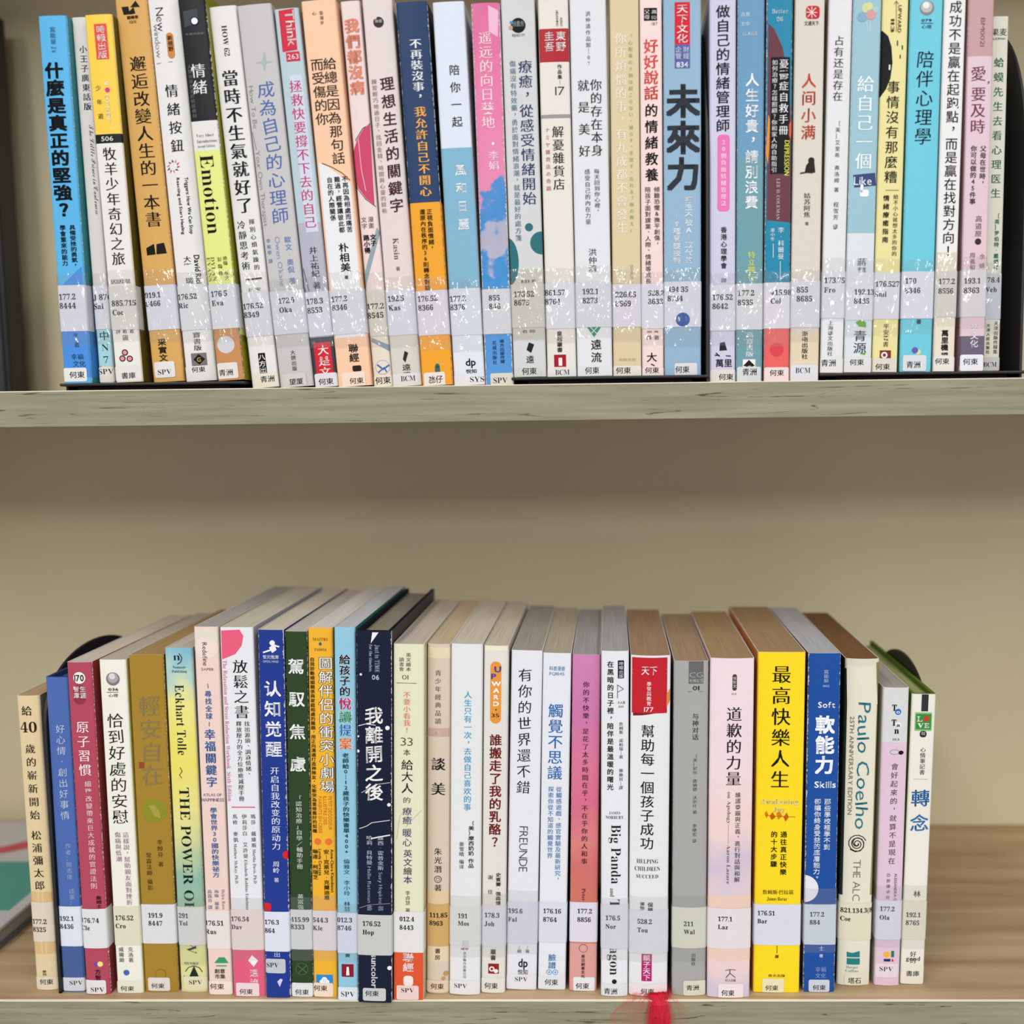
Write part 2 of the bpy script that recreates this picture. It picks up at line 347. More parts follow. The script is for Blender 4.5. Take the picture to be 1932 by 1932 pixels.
def prescan():
    global PAIRS
    for b in BOOKS:
        for it in b['items']:
            if it[0]=='call': q=[(it[1],'s'),(it[2],'s')]
            elif it[0]=='br': q=[(it[1],'S' if ord(it[1][0])<128 else 'k')]
            elif it[0] in 'VRH': q=[(it[1],it[7])]
            else: q=[]
            for s,st in q:
                if it[0]=='V': column_geo(s,st,1)
                else: line_geo(s,st)
    load_glyphs(PAIRS); PAIRS=None
def build(b):
    w=b['w']; hw=w/2; H=b['H']; rc=min(.0012,hw*.3); bulge=b['bulge']; t=.0022 if b['hard'] else .0005
    D=b['depth'] or (.148 if b['row']=='L' else .150)
    lean=math.atan((b['xb']-b['xa'])/.18)
    grp='books on the upper shelf' if b['row']=='U' else 'books on the lower shelf'
    root=empty('book',(b['xa'],b['Y'],b['z0']+abs(math.sin(lean))*hw+.0001),b['label'],'book',grp)
    root.rotation_euler=(0,lean,0)
    def surf(a,hw_=hw,r=rc):
        a=min(abs(a),hw_); y=bulge*(a/hw_)**2
        if a>hw_-r: y+=r-math.sqrt(max(r*r-(a-(hw_-r))**2,0))
        return y
    def zloc(py):
        xc=b['Lt']+(b['Rt']-b['Lt'])*.5+(((b['Lb']+b['Rb'])-(b['Lt']+b['Rt']))/2)*(py-b['yr'])/(b['yb']-b['yr'])
        p=at_y(xc,py,b['Y']); return (p.z-root.location.z)/math.cos(lean)
    def LR(py):
        f=(py-b['yr'])/(b['yb']-b['yr']); return b['Lt']+(b['Lb']-b['Lt'])*f, b['Rt']+(b['Rb']-b['Rt'])*f
    def aloc(u,py):
        if abs(u)>3: l,r=LR(py); u=(u-l)/(r-l)
        return (u-.5)*w
    def scale(py): l,r=LR(py); return w/(r-l)
    # cover: an open U of card around the page block
    cols=[-hw+rc*(1-math.cos(k*math.pi/8)) for k in range(4)]
    inner=[-hw+rc+(w-2*rc)*k/10 for k in range(11)]
    cols=cols+inner+[-c for c in reversed(cols)]
    outer=[(-hw,D)]+[(a,surf(a)) for a in cols]+[(hw,D)]
    inn=[(-hw+t,D)]+[(max(-hw+t,min(hw-t,a)),surf(a)+t) for a in cols]+[(hw-t,D)]
    n=len(outer); V=[];Fc=[];M=[]
    for z in (0,H):
        V+=[(x,y,z) for x,y in outer]; V+=[(x,y,z) for x,y in inn]
    for i in range(n-1):
        sd=1 if (i==0 or i==n-2) else 0
        Fc.append((i,i+1,i+1+2*n,i+2*n)); M.append(sd)
        Fc.append((n+i+1,n+i,n+i+2*n,n+i+1+2*n)); M.append(2)
        Fc.append((i+2*n,i+1+2*n,i+1+3*n,i+3*n)); M.append(2)
        Fc.append((i+1,i,i+n,i+1+n)); M.append(2)
    Fc.append((0,2*n,3*n,n)); M.append(2); Fc.append((n-1,2*n-1,4*n-1,3*n-1)); M.append(2)
    g=b['grad']
    if g: g=(H,g[0],g[1])
    cm=paper(b['cover'],b['wear'],hw,b['rough'],g)
    core=ink(b['side'] if b['hard'] else '#dedad0',.7)
    mesh_obj('cover',V,Fc,[cm,paper(b['side'],0,hw),core],root,M)
    # page block
    ins=.003 if b['hard'] else .0004
    px0=[(-hw+t+.0001,D-(.004 if b['hard'] else .0003))]+[(max(-hw+t+.0001,min(hw-t-.0001,a)),surf(a)+t+.0001) for a in cols]+[(hw-t-.0001,D-(.004 if b['hard'] else .0003))]
    n=len(px0); V=[(x,y,z) for z in (ins,H-ins) for x,y in px0]
    Fc=[tuple(range(n-1,-1,-1)),tuple(range(n,2*n))]+[(i,(i+1)%n,(i+1)%n+n,i+n) for i in range(n)]
    mesh_obj('page_block',V,Fc,pages_mat(b['pages']),root)
    # flat print and stickers follow the spine's curve
    def wrapxy(a,eps):
        if abs(a)<=hw: return (a*(1+eps/hw), surf(a)-eps)
        s=1 if a>0 else -1
        return (s*(hw+eps), surf(hw)+(abs(a)-hw))
    def strip(name,a0,a1,zlo,zhi,eps,mat,parent=root):
        """zlo/zhi: functions of a"""
        cs={a0,a1}
        for k in range(1,12): cs.add(a0+(a1-a0)*k/12)
        for s in (-1,1):
            for k in (0,1,2,3): 
                q=s*(hw-rc*k/3); 
                if a0<q<a1: cs.add(q)
        cs=sorted(cs); V=[];Fc=[]
        for a in cs:
            x,y=wrapxy(a,eps); V+=[(x,y,max(.0001,zlo(a))),(x,y,min(H-.0001,zhi(a)))]
        for i in range(len(cs)-1): Fc.append((2*i,2*i+2,2*i+3,2*i+1))
        return mesh_obj(name,V,Fc,mat,parent)
    def convex(name,pts,eps,mat,parent=root):
        """pts [(a,z)] convex outline"""
        xs=[p[0] for p in pts]; a0=max(min(xs),-hw); a1=min(max(xs),hw); n=len(pts)
        def span(a):
            zs=[]
            for i in range(n):
                (x1,z1),(x2,z2)=pts[i],pts[(i+1)%n]
                if min(x1,x2)-1e-9<=a<=max(x1,x2)+1e-9:
                    if abs(x2-x1)<1e-9: zs+=[z1,z2]
                    else: zs.append(z1+(z2-z1)*(a-x1)/(x2-x1))
            return (min(zs),max(zs)) if zs else (0,0)
        cs=sorted({a0,a1}|{x for x in xs if a0<x<a1}|{a0+(a1-a0)*k/14 for k in range(15)}); V=[];Fc=[]
        for a in cs:
            lo,hi=span(a); lo=max(lo,.0001); hi=min(hi,H-.0001); x,y=wrapxy(a,eps); V+=[(x,y,lo),(x,y,hi)]
        for i in range(len(cs)-1): Fc.append((2*i,2*i+2,2*i+3,2*i+1))
        return mesh_obj(name,V,Fc,mat,parent)
    def place(name,V2,Fc,ax,z,sx,sz,eps,col,parent=root,rot=False,rough=.55,clip=True):
        V=[]; cw=w*math.sqrt(.00005/max(bulge,.0001))
        if rot: V2,Fc=[(p[1],p[0]) for p in V2],Fc; V2,Fc=split_cols(V2,Fc,cw/sx); V2=[(p[1],p[0]) for p in V2]
        else: V2,Fc=split_cols(V2,Fc,cw/sx)
        for x,y in V2:
            if rot: lx=ax+y*sx; lz=z-x*sz
            else: lx=ax+x*sx; lz=z+y*sz
            if clip: lx=max(-hw*.995,min(hw*.995,lx))
            X,Y=wrapxy(lx,eps); V.append((X,Y,min(H-.0001,max(.0001,lz))))
        return mesh_obj(name,V,Fc,ink(col,rough),parent)
    lab=None; ti=0
    for it in b['items']:
        k=it[0]
        if k in 'VRH':
            _,s,u,y0,y1,wpx,col,st=it[:8]; ym=(y0+y1)/2; mp=scale(ym)
            eps=.00022 if len(it)<9 else it[8]; nm='title' if wpx>=15 and k!='H' else 'lettering'
            za,zb=zloc(y0),zloc(y1); em=wpx*mp
            if k=='V':
                units=sum(.5 if c==' ' else 1 for c in s); em*=1.06; pitch=(za-zb)/em/units
                V2,f2=column_geo(s,st,pitch); o=place(nm,V2,f2,aloc(u,ym),za,em,em,eps,col)
            elif k=='R':     # reads downwards; wpx = em height, stretched to y0..y1
                V2,f2,L=line_geo(s,st); V2=[(x,y-.36) for x,y in V2]
                o=place(nm,V2,f2,aloc(u,ym),za,em,(za-zb)/L,eps,col,rot=True)
            else:            # H: y0..y1 = cap height band, wpx = width
                V2,f2,L=line_geo(s,st); cj=any(is_cjk(c) for c in s); hh=(za-zb)/(.88 if cj else .71); by=.06 if cj else 0
                V2=[((x-L/2),y+by) for x,y in V2]; o=place(nm,V2,f2,aloc(u,ym),zb,wpx*mp/L,hh,eps,col)
        elif k=='b':
            _,u0,u1,y0,y1,col=it[:6]; ly=it[6] if len(it)>6 else 1
            strip('colour_band',aloc(u0,(y0+y1)/2),aloc(u1,(y0+y1)/2),lambda a:zloc(y1),lambda a:zloc(y0),.00005*ly,paper(col,0,hw,b['rough']))
        elif k=='w':   # full-width band that wraps round both covers
            _,y0,y1,col=it[:4]; m=paper(col,0,hw,b['rough'])
            strip('colour_band',-hw-.012,hw+.012,lambda a:zloc(y1),lambda a:zloc(y0),.00005,m)
        elif k=='c':
            _,u,y,r,col=it[:5]; ly=it[5] if len(it)>5 else 2; ry=it[6] if len(it)>6 else r; mp=scale(y); ax=aloc(u,y); zc=zloc(y)
            convex('printed_dot',[(ax+r*mp*math.cos(q*math.pi/14),zc+ry*mp*math.sin(q*math.pi/14)) for q in range(28)],.00005*ly,ink(col,.45))
        elif k=='rr':
            _,u0,u1,y0,y1,col,rad=it[:7]; ly=it[7] if len(it)>7 else 2; ym=(y0+y1)/2; mp=scale(ym); a0,a1,z0,z1=aloc(u0,ym),aloc(u1,ym),zloc(y1),zloc(y0); r=min(rad*mp,(a1-a0)/2*.999,(z1-z0)/2*.999); pts=[]
            for cx,cz,q0 in ((a1-r,z1-r,0),(a0+r,z1-r,90),(a0+r,z0+r,180),(a1-r,z0+r,270)):
                pts+=[(cx+r*math.cos(math.radians(q0+d)),cz+r*math.sin(math.radians(q0+d))) for d in (0,18,36,54,72,90)]
            convex('printed_panel',pts,.00005*ly,ink(col,.45))
        elif k=='p':
            _,pts,col=it[:3]; ly=it[3] if len(it)>3 else 2
            convex('printed_shape',[(aloc(x,y),zloc(y)) for x,y in pts],.00005*ly,ink(col,.45))
        elif k=='ln':  # poly-line stroke in pixels, width px
            _,pts,wd,col=it[:4]; V2=[];f2=[]; mp=scale(pts[0][1])
            P=[Vector((aloc(x,y),zloc(y))) for x,y in pts]
            for i in range(len(P)-1):
                d=(P[i+1]-P[i]); 
                if d.length<1e-7: continue
                d.normalize(); nn=Vector((-d.y,d.x))*wd*mp/2; e=d*wd*mp*.25; q=len(V2)
                V2+=[P[i]-e+nn,P[i]-e-nn,P[i+1]+e-nn,P[i+1]+e+nn]; f2.append((q,q+1,q+2,q+3))
            V=[]
            for x,z in V2:
                x=max(-hw,min(hw,x)); X,Y=wrapxy(x,.00024); V.append((X,Y,z))
            mesh_obj('printed_line',V,f2,ink(col),root)
        elif k=='call':
            _,l1,l2,u,y1,y2,yl0,yl1,col=it[:9]; tp=it[9] if len(it)>9 else (yl0-22,yl1+28)
            lab=strip('spine_label',-hw-.006,hw+.006,lambda a:zloc(yl1),lambda a:zloc(yl0),.00028,paper(col,0,.02,.6))
            for s,yy in ((l1,y1),(l2,y2)):
                V2,f2,L=line_geo(s,'s'); em=(14.2 if b['row']=='U' else 12.6)*scale(yy)
                place('call_number',V2,f2,aloc(u,yy),zloc(yy),em*.86,em,.00033,'#17151a',lab,clip=True)
            if tp: strip('clear_tape',-hw-.008,hw+.008,lambda a:zloc(tp[1]),lambda a:zloc(tp[0]),.0004,tape_mat())
        elif k=='br':
            _,s,u,y0,y1,u0,u1,by0,by1,col=it[:10]; ym=(by0+by1)/2; mp=scale(ym); a0,a1,z0,z1=aloc(u0,ym),aloc(u1,ym),zloc(by1),zloc(by0)
            a0=max(a0,-hw); a1=min(a1,hw); r=min(3.5*mp,(a1-a0)/3); pts=[]
            for cx,cz,q0 in ((a1-r,z1-r,0),(a0+r,z1-r,90),(a0+r,z0+r,180),(a1-r,z0+r,270)):
                pts+=[(cx+r*math.cos(math.radians(q0+d)),cz+r*math.sin(math.radians(q0+d))) for d in (0,30,60,90)]
            st=convex('branch_sticker',pts,.0003,paper(col,0,.02,.5))
            asc=ord(s[0])<128; V2,f2,L=line_geo(s,'S' if asc else 'k'); hp=(y1-y0)*mp; ch=.71 if asc else .88
            wd=(26 if b['row']=='U' else 24)*mp if len(s)>1 else 12*mp
            V2=[(x-L/2,y+(0 if asc else .06)) for x,y in V2]
            place('branch_name',V2,f2,aloc(u,ym),max(zloc(y1),.0011+.00035*(0 if asc else 1)),wd/L,hp/ch,.00036,'#131215',st)
    return root

K='#16151a'; LAB='#dcdce6'; BR='#e6e4e2'; HD='何東'; QZ='青洲'
# upper shelf: book('U', yt, Lt, Rt, yref, yb, Lb, Rb, setback cm, cover, side, pages, label, items)
book('U',30,70,126,30,723,122,171,.7,'#5bb4e4','#3f8f95','#cfc9bd','light blue paperback with thick black title, leftmost on the upper shelf',[
 ('w',545,712,'#4a8fdc'),('p',[(0.02,546),(1,546),(1,500)],'#4a8fdc',1),
 ('V','富能量',.5,50,84,11,'#2c5c78','m'),('H','Rich',.5,88,92,10,'#2c5c78','S'),('H','087',.5,95,99,8,'#2c5c78','S'),
 ('V','什麼是真正的堅強？',.45,116,412,33,'#101216','B'),('V','具備受挫的勇氣，',.7,424,506,10.5,'#15212c','b'),('V','學會重來的能力',.36,424,502,10.5,'#15212c','b'),
 ('call','177.2','8444',.06,565,582,538,625,LAB),('V','孝',.55,628,637,9,'#1d3a66','m'),('V','著',.57,645,656,9,'#1d3a66','m'),('H','幸福',.55,668,678,22,'#24466f','m'),('H','文化',.6,681,692,22,'#24466f','m'),
 ('br',HD,.5,702,713,.02,.85,694,720,BR)],wear=.1,base=True)
book('U',33,133,163,33,722,188,216,1.25,'#dcd8d2','#c9c5be','#d8d2c4','thin white paperback with script subtitle and call number J 876',[
 ('V','小王子廣東話版',.62,84,210,13.5,'#221f22','m'),('R','The Little Prince in Cantonese',.75,236,405,12,'#1c1a1c','c'),
 ('b',0,1,620,691,'#a9d8e0'),('ln',[(190,620),(216,620)],1,'#222'),('ln',[(190,691),(216,691)],1,'#222'),
 ('V','中N7',.55,622,690,17,'#1f3038','m'),('call','J 876','Sai',.06,566,583,538,621,LAB),('br','SPV',.5,696,706,0,1,693,721,'#e7e0d4')],wear=0,base=True)
book('U',28,162,213,28,720,218,269,.6,'#f6cf4e','#5f5220','#cbb98f','yellow and white paperback with red stamp panel, call number 885.715 Coc',[
 ('b',0,1,262,740,'#e9e6df',1),('b',0,1,253,270,'#141414',2),('rr',.33,.78,45,112,'#e0524a',0.5),('V','時報出版',.56,48,111,16,'#f8f1ea','k'),
 ('V','少年遊',.3,152,232,10,'#55482a','m'),('H','c',.62,153,160,11,'#f6f1e0','b'),('c',.62,170,4.6,'#d6439a'),('R','orner',.62,178,232,15,'#f6f1e0','g'),
 ('H','506',.47,257,266,22,'#f2f0ec','g'),('V','牧羊少年奇幻之旅',.5,276,502,24,'#1a181b','m'),
 ('H','因因混',.5,527,535,36,'#333','m'),('call','885.715','Coc',.12,577,594,540,622,'#dad6cf',(509,645)),('H','評 看 者',.5,622,629,34,'#333','m'),('H','圖',.5,632,642,10,'#333','m'),
 ('c',.44,665,6,'#1a1a1a'),('c',.44,665,4,'#e78d96',3),('c',.33,676,6,'#1a1a1a'),('c',.33,676,4,'#e78d96',3),('c',.6,677,6,'#1a1a1a'),('c',.6,677,4,'#e78d96',3),
 ('br','書庫',.5,703,714,.02,.98,690,719,'#e3dfd8')],wear=.25,base=True)
book('U',-22,216,273,0,724,288,348,1.2,'#d9a85c','#c7964c','#cdb48a','kraft orange paperback with open book icon, call number 019.1',[
 ('p',[(.2,12),(.42,12),(.42,22),(.5,22),(.5,27),(.25,27)],'#1b1712'),('p',[(.42,22),(.58,14),(.62,26),(.5,27)],'#1b1712',3),('p',[(.48,14),(.78,14),(.66,2)],'#1b1712',3),
 ('H','翻轉學',.52,30,36,20,'#2c2416','b'),('H','120',.52,39,44,12,'#3d3220','g'),
 ('V','邂逅改變人生的一本書',.54,104,430,29,'#1f1a16','m'),
 ('p',[(.22,467),(.48,460),(.5,480),(.22,481)],'#1d1913'),('p',[(.53,480),(.56,461),(.8,459),(.86,479)],'#1d1913',3),
 ('call','019.1','8466',.03,561,577,538,622,LAB,(509,645)),('V','采實文',.42,638,682,16,'#2a241a','b'),('br','SPV',.42,696,706,.1,.75,682,712,BR)],wear=.1,base=True)
book('U',-8,275,333,0,723,350,410,1.2,'#e8e6e3','#dad8d5','#d8d2c4','white paperback with small red starburst, call number 176.52 Ric',[
 ('R','New',.38,14,59,21,'#2a2526','t'),('R','window',.22,44,108,15,'#777','t'),('rr',.5,.72,62,111,'#d08a4a',7),('V','新視野',.61,67,98,8.5,'#3b2a1a','b'),
 ('ln',[(294,118),(323,117)],1,'#777'),('V','情緒按鈕',.5,154,292,23,'#1c1a1c','m')]+
 [('p',[(325.5+8*math.cos(q),313+8*math.sin(q)),(325.5+8*math.cos(q+.5),313+8*math.sin(q+.5)),(325.5+14*math.cos(q+.1),313+14*math.sin(q+.1))],['#b8404a','#37344c','#d48c6a'][i%3]) for i,q in enumerate([j*.628 for j in range(10)])]+
 [('R','Triggers: How We Can Stop',.68,335,442,9,'#262226','b'),('R','Reacting and Start Healing',.42,335,442,8,'#262226','b'),
 ('V','大衛·瑞',.45,482,536,14,'#222','m'),('R','David Rici',.75,482,536,14,'#222','b'),('call','176.52','Ric',.02,564,580,538,622,'#dfdfe2',(512,645)),
 ('V','寶書版',.5,626,662,15,'#4a4848','m'),('rr',.25,.75,666,690,'#7a7672',1),('p',[(.32,678),(.5,668),(.7,678),(.5,688)],'#1d1b1a',3),('V','G',.5,672,685,11,'#c9a45c','b'),
 ('br',HD,.45,692,702,.02,.98,690,720,'#e5e3df')],wear=0,base=True,bulge=.0012)
book('U',-18,334,386,0,717,411,460,.6,'#15171b','#8c8c22','#b9a878','black and lime paperback with large serif English title Emotion',[
 ('b',0,1,228,284,'#e4e2dc',1),('b',0,1,284,545,'#e2e885',1),('w',540,632,'#e2e885'),('b',0,1,618,740,'#c88c56',1),
 ('p',[(345,20),(372,17),(374,45),(348,50)],'#45494f'),('c',367,40,8,'#101214',3),('c',367,40,6,'#f0f0f0',4),('H','牛津通識課',.5,62,66,34,'#8e9094','g'),
 ('V','情緒',.5,118,180,26,'#e8e8e6','m'),('V','人類與身俱來的情感機制',.2,120,222,7.5,'#6d7177','m'),
 ('H','Very Short',.5,252,258,32,'#33302c','i'),('H','Introductions,',.55,263,269,38,'#33302c','i'),('H','Second Edition',.5,273,278,32,'#33302c','i'),
 ('R','Emotion',.48,292,442,36,'#17160f','S'),('V','迪倫·埃文',.75,483,530,8,'#3a3a1c','m'),('V','彭臨桂',.55,483,522,8,'#3a3a1c','m'),('R','DYLAN',.3,484,530,10,'#6d6f35','S'),('R','EVANS',.14,484,530,9,'#6d6f35','S'),
 ('call','176.5','Eva',.1,559,576,536,620,'#dddde2',(509,645)),('c',.45,650,16,'#cfcfd2'),('br',QZ,.35,697,708,.05,.8,684,714,'#e6dcd6')],wear=.3,base=True)
book('U',12,392,445,12,736,476,527,1.1,'#e6e4e0','#cfcdc9','#d6d0c2','white paperback with wide black title and HOW 62 on top',[
 ('R','HOW 62',.5,48,106,14,'#2a2728','S'),('V','當時不生氣就好了',.5,130,404,29,'#18161a','M'),
 ('V','冷靜思考術',.3,414,510,15,'#222','m'),('V','揮別心煩氣躁的',.68,412,512,10,'#222','m'),('ln',[(.25,527),(.8,526)],3,'#161616'),('H','丘 安',.5,543,549,24,'#333','m'),
 ('call','176.52','8349',.03,582,598,550,634,'#d9d9df',(514,652)),('rr',.36,.62,666,705,'#1a1a1a',1),('V','八方出',.49,668,704,12,'#eceae6','b'),
 ('br',QZ,.6,710,721,.1,.98,704,734,'#e4dfcf')],wear=0)
book('U',9,446,510,9,736,529,593,.9,'#c6c3c1','#b9b6b3','#cfc9bd','light grey paperback with blue handwritten title, call number 172.9 Oka',[
 ('p',[(481,118),(498,116),(515,118),(498,121)],'#a8b9b4'),('p',[(498,97),(502,117),(499,136),(494,118)],'#a8b9b4',3),
 ('V','成為自己的心理師',.58,152,424,31,'#4d6fb4','h'),('R','How To Be',.16,160,240,12,'#8b8886','t'),('ln',[(476,246),(484,280)],1,'#8b8886'),('R','Your Own Therapist',.14,282,425,12,'#8b8886','t'),
 ('V','歐文·奧侃 著',.72,446,538,12,'#5f83bd','m'),('R',"Owen O'kane",.42,446,540,13,'#7c93bd','t'),('V','李祐寧 譯',.15,447,496,8,'#5f83bd','m'),
 ('call','172.9','Oka',.25,572,589,548,630,'#d6d6dc',(526,654)),('V','大牌出版',.5,660,700,9,'#444','m'),('br','望厦',.5,719,730,.1,.8,704,735,'#d0cdca')],wear=0,bulge=.0006)
book('U',16,516,563,16,735,594,638,1.0,'#b9ccd2','#a2a6ac','#d0cbc0','pale blue paperback with red head panel 263 and pink title',[
 ('b',0,1,420,740,'#b3b3c0',1),('p',[(525,19),(554,17),(561,95),(533,97)],'#cf3446'),('R','Think',.62,20,88,24,'#f4eeee','g'),('rr',.3,.85,98,116,'#cf3446',.5),('H','263',.58,102,112,21,'#f4eeee','g'),
 ('rr',.35,.85,142,438,'#cfd8e4',1,2),('V','拯救快要撐不下去的自己',.55,150,432,22,'#c83c74','m'),('V','井上祐紀 著',.55,465,546,15,'#3a3a40','m'),
 ('ln',[(572,505),(583,548)],2,'#76767c'),('ln',[(568,525),(576,548)],3,'#5c5c62'),('call','178.3','8553',.06,573,590,550,634,'#d9dae4',(522,655)),
 ('b',0,1,636,740,'#3a4046',2),('rr',.15,.85,646,706,'#d02a38',1,4),('V','大是文',.52,650,712,20,'#f3ece8','k'),('br',HD,.5,719,730,.06,.98,704,735,'#dcdce2')],wear=.25)
book('U',1,567.6,631,1,735,639,704,.8,'#f6c9a5','#e7b691','#d8cdbb','peach paperback with white lower half, call number 177.3 8346',[
 ('p',[(0,302),(.35,315),(.75,338),(1,350),(1,636),(0,636)],'#e9e9ea',1),('ln',[(595,302),(610,307),(628,316),(646,328),(660,342)],1.2,'#2c2522'),
 ('V','心',.36,20,29,7,'#4a3a30','m'),('V','靈漫步',.56,20,48,7,'#4a3a30','m'),
 ('V','給總是因為那句話',.66,108,312,23,'#2b2220','g'),('V','而受傷的你',.3,108,236,23,'#2b2220','g'),
 ('V','不再因為相處而痛苦',.78,333,440,10.5,'#2a2627','b'),('V','難過，經營讓彼此都',.56,333,440,10.5,'#2a2627','b'),('V','自在的人際關係',.34,333,416,10.5,'#2a2627','b'),
 ('V','朴相美',.56,458,514,18,'#1d1a1c','b'),('V','著',.56,519,528,7,'#222','b'),('call','177.3','8346',.06,568,584,546,630,'#dadae0',(512,655)),
 ('V','聯經',.56,648,684,18,'#2a2220','b'),('rr',.48,.74,690,701,'#2a2220',3),('br',HD,.56,719,730,.14,.82,702,734,'#f3dccb')],wear=.1)
book('U',2,640.5,679,2,735,706,740,1.2,'#ead8d3','#d8c5c0','#d8cdbb','pale pink paperback with magenta half circle, call number 177.2 8545',[
 ('V','我們都沒病',.5,34,180,26,'#e08a72','B'),
 ('p',[(697,234),(686,243),(674,262),(667,282),(664,306),(667,330),(676,354),(690,374),(706,388)],'#cc4a6b'),
 ('ln',[(697,234),(684,243),(672,262),(665,282),(662,306),(665,330),(674,354),(690,376),(708,391)],1.2,'#33262a'),('ln',[(676,262),(682,320),(690,360)],1.4,'#efb9c2'),
 ('b',0,1,548,740,'#e4dac9',1),('p',[(710,430),(716,440),(697,512),(690,540),(688,515)],'#93a3ab',3),
 ('V','漫畫',.6,408,432,10,'#3e3638','m'),('V','文字',.25,408,432,10,'#3e3638','m'),('V','文子',.64,442,465,10.5,'#221c1e','B'),('V','路小得',.3,442,478,10.5,'#221c1e','B'),
 ('call','177.2','8545',.02,583,600,548,634,'#d9d2c6',(514,655)),('p',[(.1,636),(.98,652),(.98,664),(.1,644)],'#8b9aa3',3),('c',.55,693,13,'#93a3bb'),('c',.55,693,12,'#e4dac9',3),('ln',[(712,688),(722,697),(732,690)],3,'#4c6cb0'),('ln',[(714,702),(724,694),(728,702)],2.4,'#4c6cb0'),
 ('br',HD,.5,712,724,.04,.98,708,734,'#e8e0d2')],wear=.05)
book('U',-6,682,740,0,735,741.5,795,1.0,'#e2d6d1','#cfc3be','#d8cdbb','cream paperback with plum handwritten title, call number 192.5 Kas',[
 ('c',.5,42,10,'#3a3636'),('H','樂意',.5,37,43,14,'#e8e0dc','k'),('c',.4,33,3,'#e2d6d1',4),('V','理想生活的關鍵字',.62,142,404,25,'#54303a','H'),('V','練習輕巧地過日子，找回金錢、時間與心靈的餘裕',.2,147,402,9.5,'#9c7f7c','m'),
 ('R','Kasin',.5,449,490,15,'#6d5a5c','S'),('V','著',.5,502,512,8,'#6d5a5c','m'),('call','192.5','Kas',.08,568,585,546,632,'#dbdbe4',(521,655)),
 ('b',0,1,634,740,'#d5d1c6',1),('p',[(.42,678),(.5,662),(.62,666),(.5,684)],'#2d2a28'),('V','遠',.52,686,700,15,'#4a4642','k'),('V','流',.52,701,707,13,'#4a4642','k'),('br','BCM',.55,709,719,.04,.98,704,733,'#dcdcda')],wear=.05)
book('U',4,746,805,4,735,797,855,.6,'#1d3a63','#16181c','#d0c6ae','navy and orange paperback, white and yellow title, call number 176.52 8366',[
 ('w',382,760,'#f0a428'),('V','不再裝沒事，',.55,72,194,21,'#eef0f2','M'),('V','我允許自己不開心',.55,200,372,21,'#f4b24a','M'),
 ('V','正視負面情緒，',.62,394,474,10,'#3c2a10','b'),('V','還原內在秩序的36則轉念對話',.4,394,548,10,'#3c2a10','b'),
 ('call','176.52','8366',.06,568,585,548,632,'#e0dae2',(524,660)),('rr',.45,.62,690,704,'#3d6a66',3),('c',.54,690,4,'#3d6a66'),('br','氹仔',.45,709,722,.08,.76,702,730,'#eadfd8')],wear=.45)
book('U',4,815,875,4,735,858,916,.8,'#dce4ee','#c3c9d0','#d8d2c4','white over sky blue paperback with widely spaced title',[
 ('b',0,1,279,546,'#7fb3cc',1),('b',0,1,630,760,'#dfe5ec',1),('V','陪你一起',.58,116,246,19,'#15171b','g'),('V','風和日麗',.6,304,440,20,'#eff3f6','b'),
 ('call','177.2','8376',.03,568,584,544,632,'#dcdfea',(528,664)),('H','dp',.58,676,690,19,'#17171a','b'),('H','悦知',.58,697,704,20,'#26262a','b'),('br','SYS',.75,711,721,.02,.98,706,733,'#e0e3e8')],wear=.1)
book('U',6,888,941,6,733,918,971,.7,'#e0709c','#c9a8ae','#e2d4cc','pink paperback with blue paint splashes, call number 855 846',[
 
 ('p',[(.6,10),(.95,20),(.9,70),(.6,60)],'#f0bcd0',1),('V','遥远的向日葵地',.46,58,244,24,'#f5dbe2','m'),('c',.6,271,2.5,'#f8f0f2'),('V','李娟',.6,284,322,19,'#f3dfe6','m'),
 ('call','855','846',.25,567,583,545,630,'#dddbe0',(540,633)),('V','南方出版传媒',.65,640,686,8,'#20325a','k'),('V','花城出版社',.38,642,688,8,'#20325a','m'),('br','SPV',.55,717,728,.2,1,704,733,'#d9d5c8')],wear=.9,bulge=.0008,
 grad=(.075,[(0,'#4f9bd8'),(.12,'#3f93d6'),(.15,'#8fb6d8'),(.22,'#b9a8cc'),(.25,'#2f93d2'),(.33,'#2f8fcf'),(.35,'#b4b4c6'),(.42,'#a9b0c4'),(.44,'#2f8ccc'),(.5,'#3f8fcc'),(.515,'#e58aae'),(.75,'#e880a8'),(1,'#dc6c9a')]))
book('U',-14,943.5,1008.7,0,724,971,1030.5,.8,'#d3d4d3','#c3c4c3','#cfc9bd','light grey paperback with teal dots and navy title, call number 176.52 8675',[
 ('c',.5,48,14,'#15171b'),('H','綠蠹魚',.5,40,50,22,'#9fb3ae','k'),('c',.3,42,3,'#5a8fc4',4),('c',.28,52,4,'#d0a078',4),('H','READ IT!',.5,64,69,24,'#555','g'),
 ('V','療癒，從感受情緒開始',.66,112,388,25,'#2c3a68','m'),('V','傷痛沒有特效藥，勇於面對情緒浪潮，就是最好的處方箋',.3,113,455,11.5,'#5c7f8c','m'),
 ('c',.62,429,7.5,'#2f6f76'),('c',.98,459,21,'#2f6f76'),('c',-.05,493,20,'#2f6f76',2,44),('b',0,1,508,640,'#c9c6bc',1),
 ('H','印',.45,528,534,16,'#333','m'),('H','夢',.7,528,533,8,'#333','m'),('call','176.52','8675',.1,560,576,536,618,'#cfccc2',(507,643)),('H','者 師',.5,622,628,24,'#555','m'),
 ('p',[(.42,660),(.5,646),(.66,650),(.56,666)],'#26262a'),('V','遠',.52,668,688,14,'#46464a','k'),('br',HD,.48,712,724,.1,.85,694,721,'#cfcecb')],wear=.15,base=True)
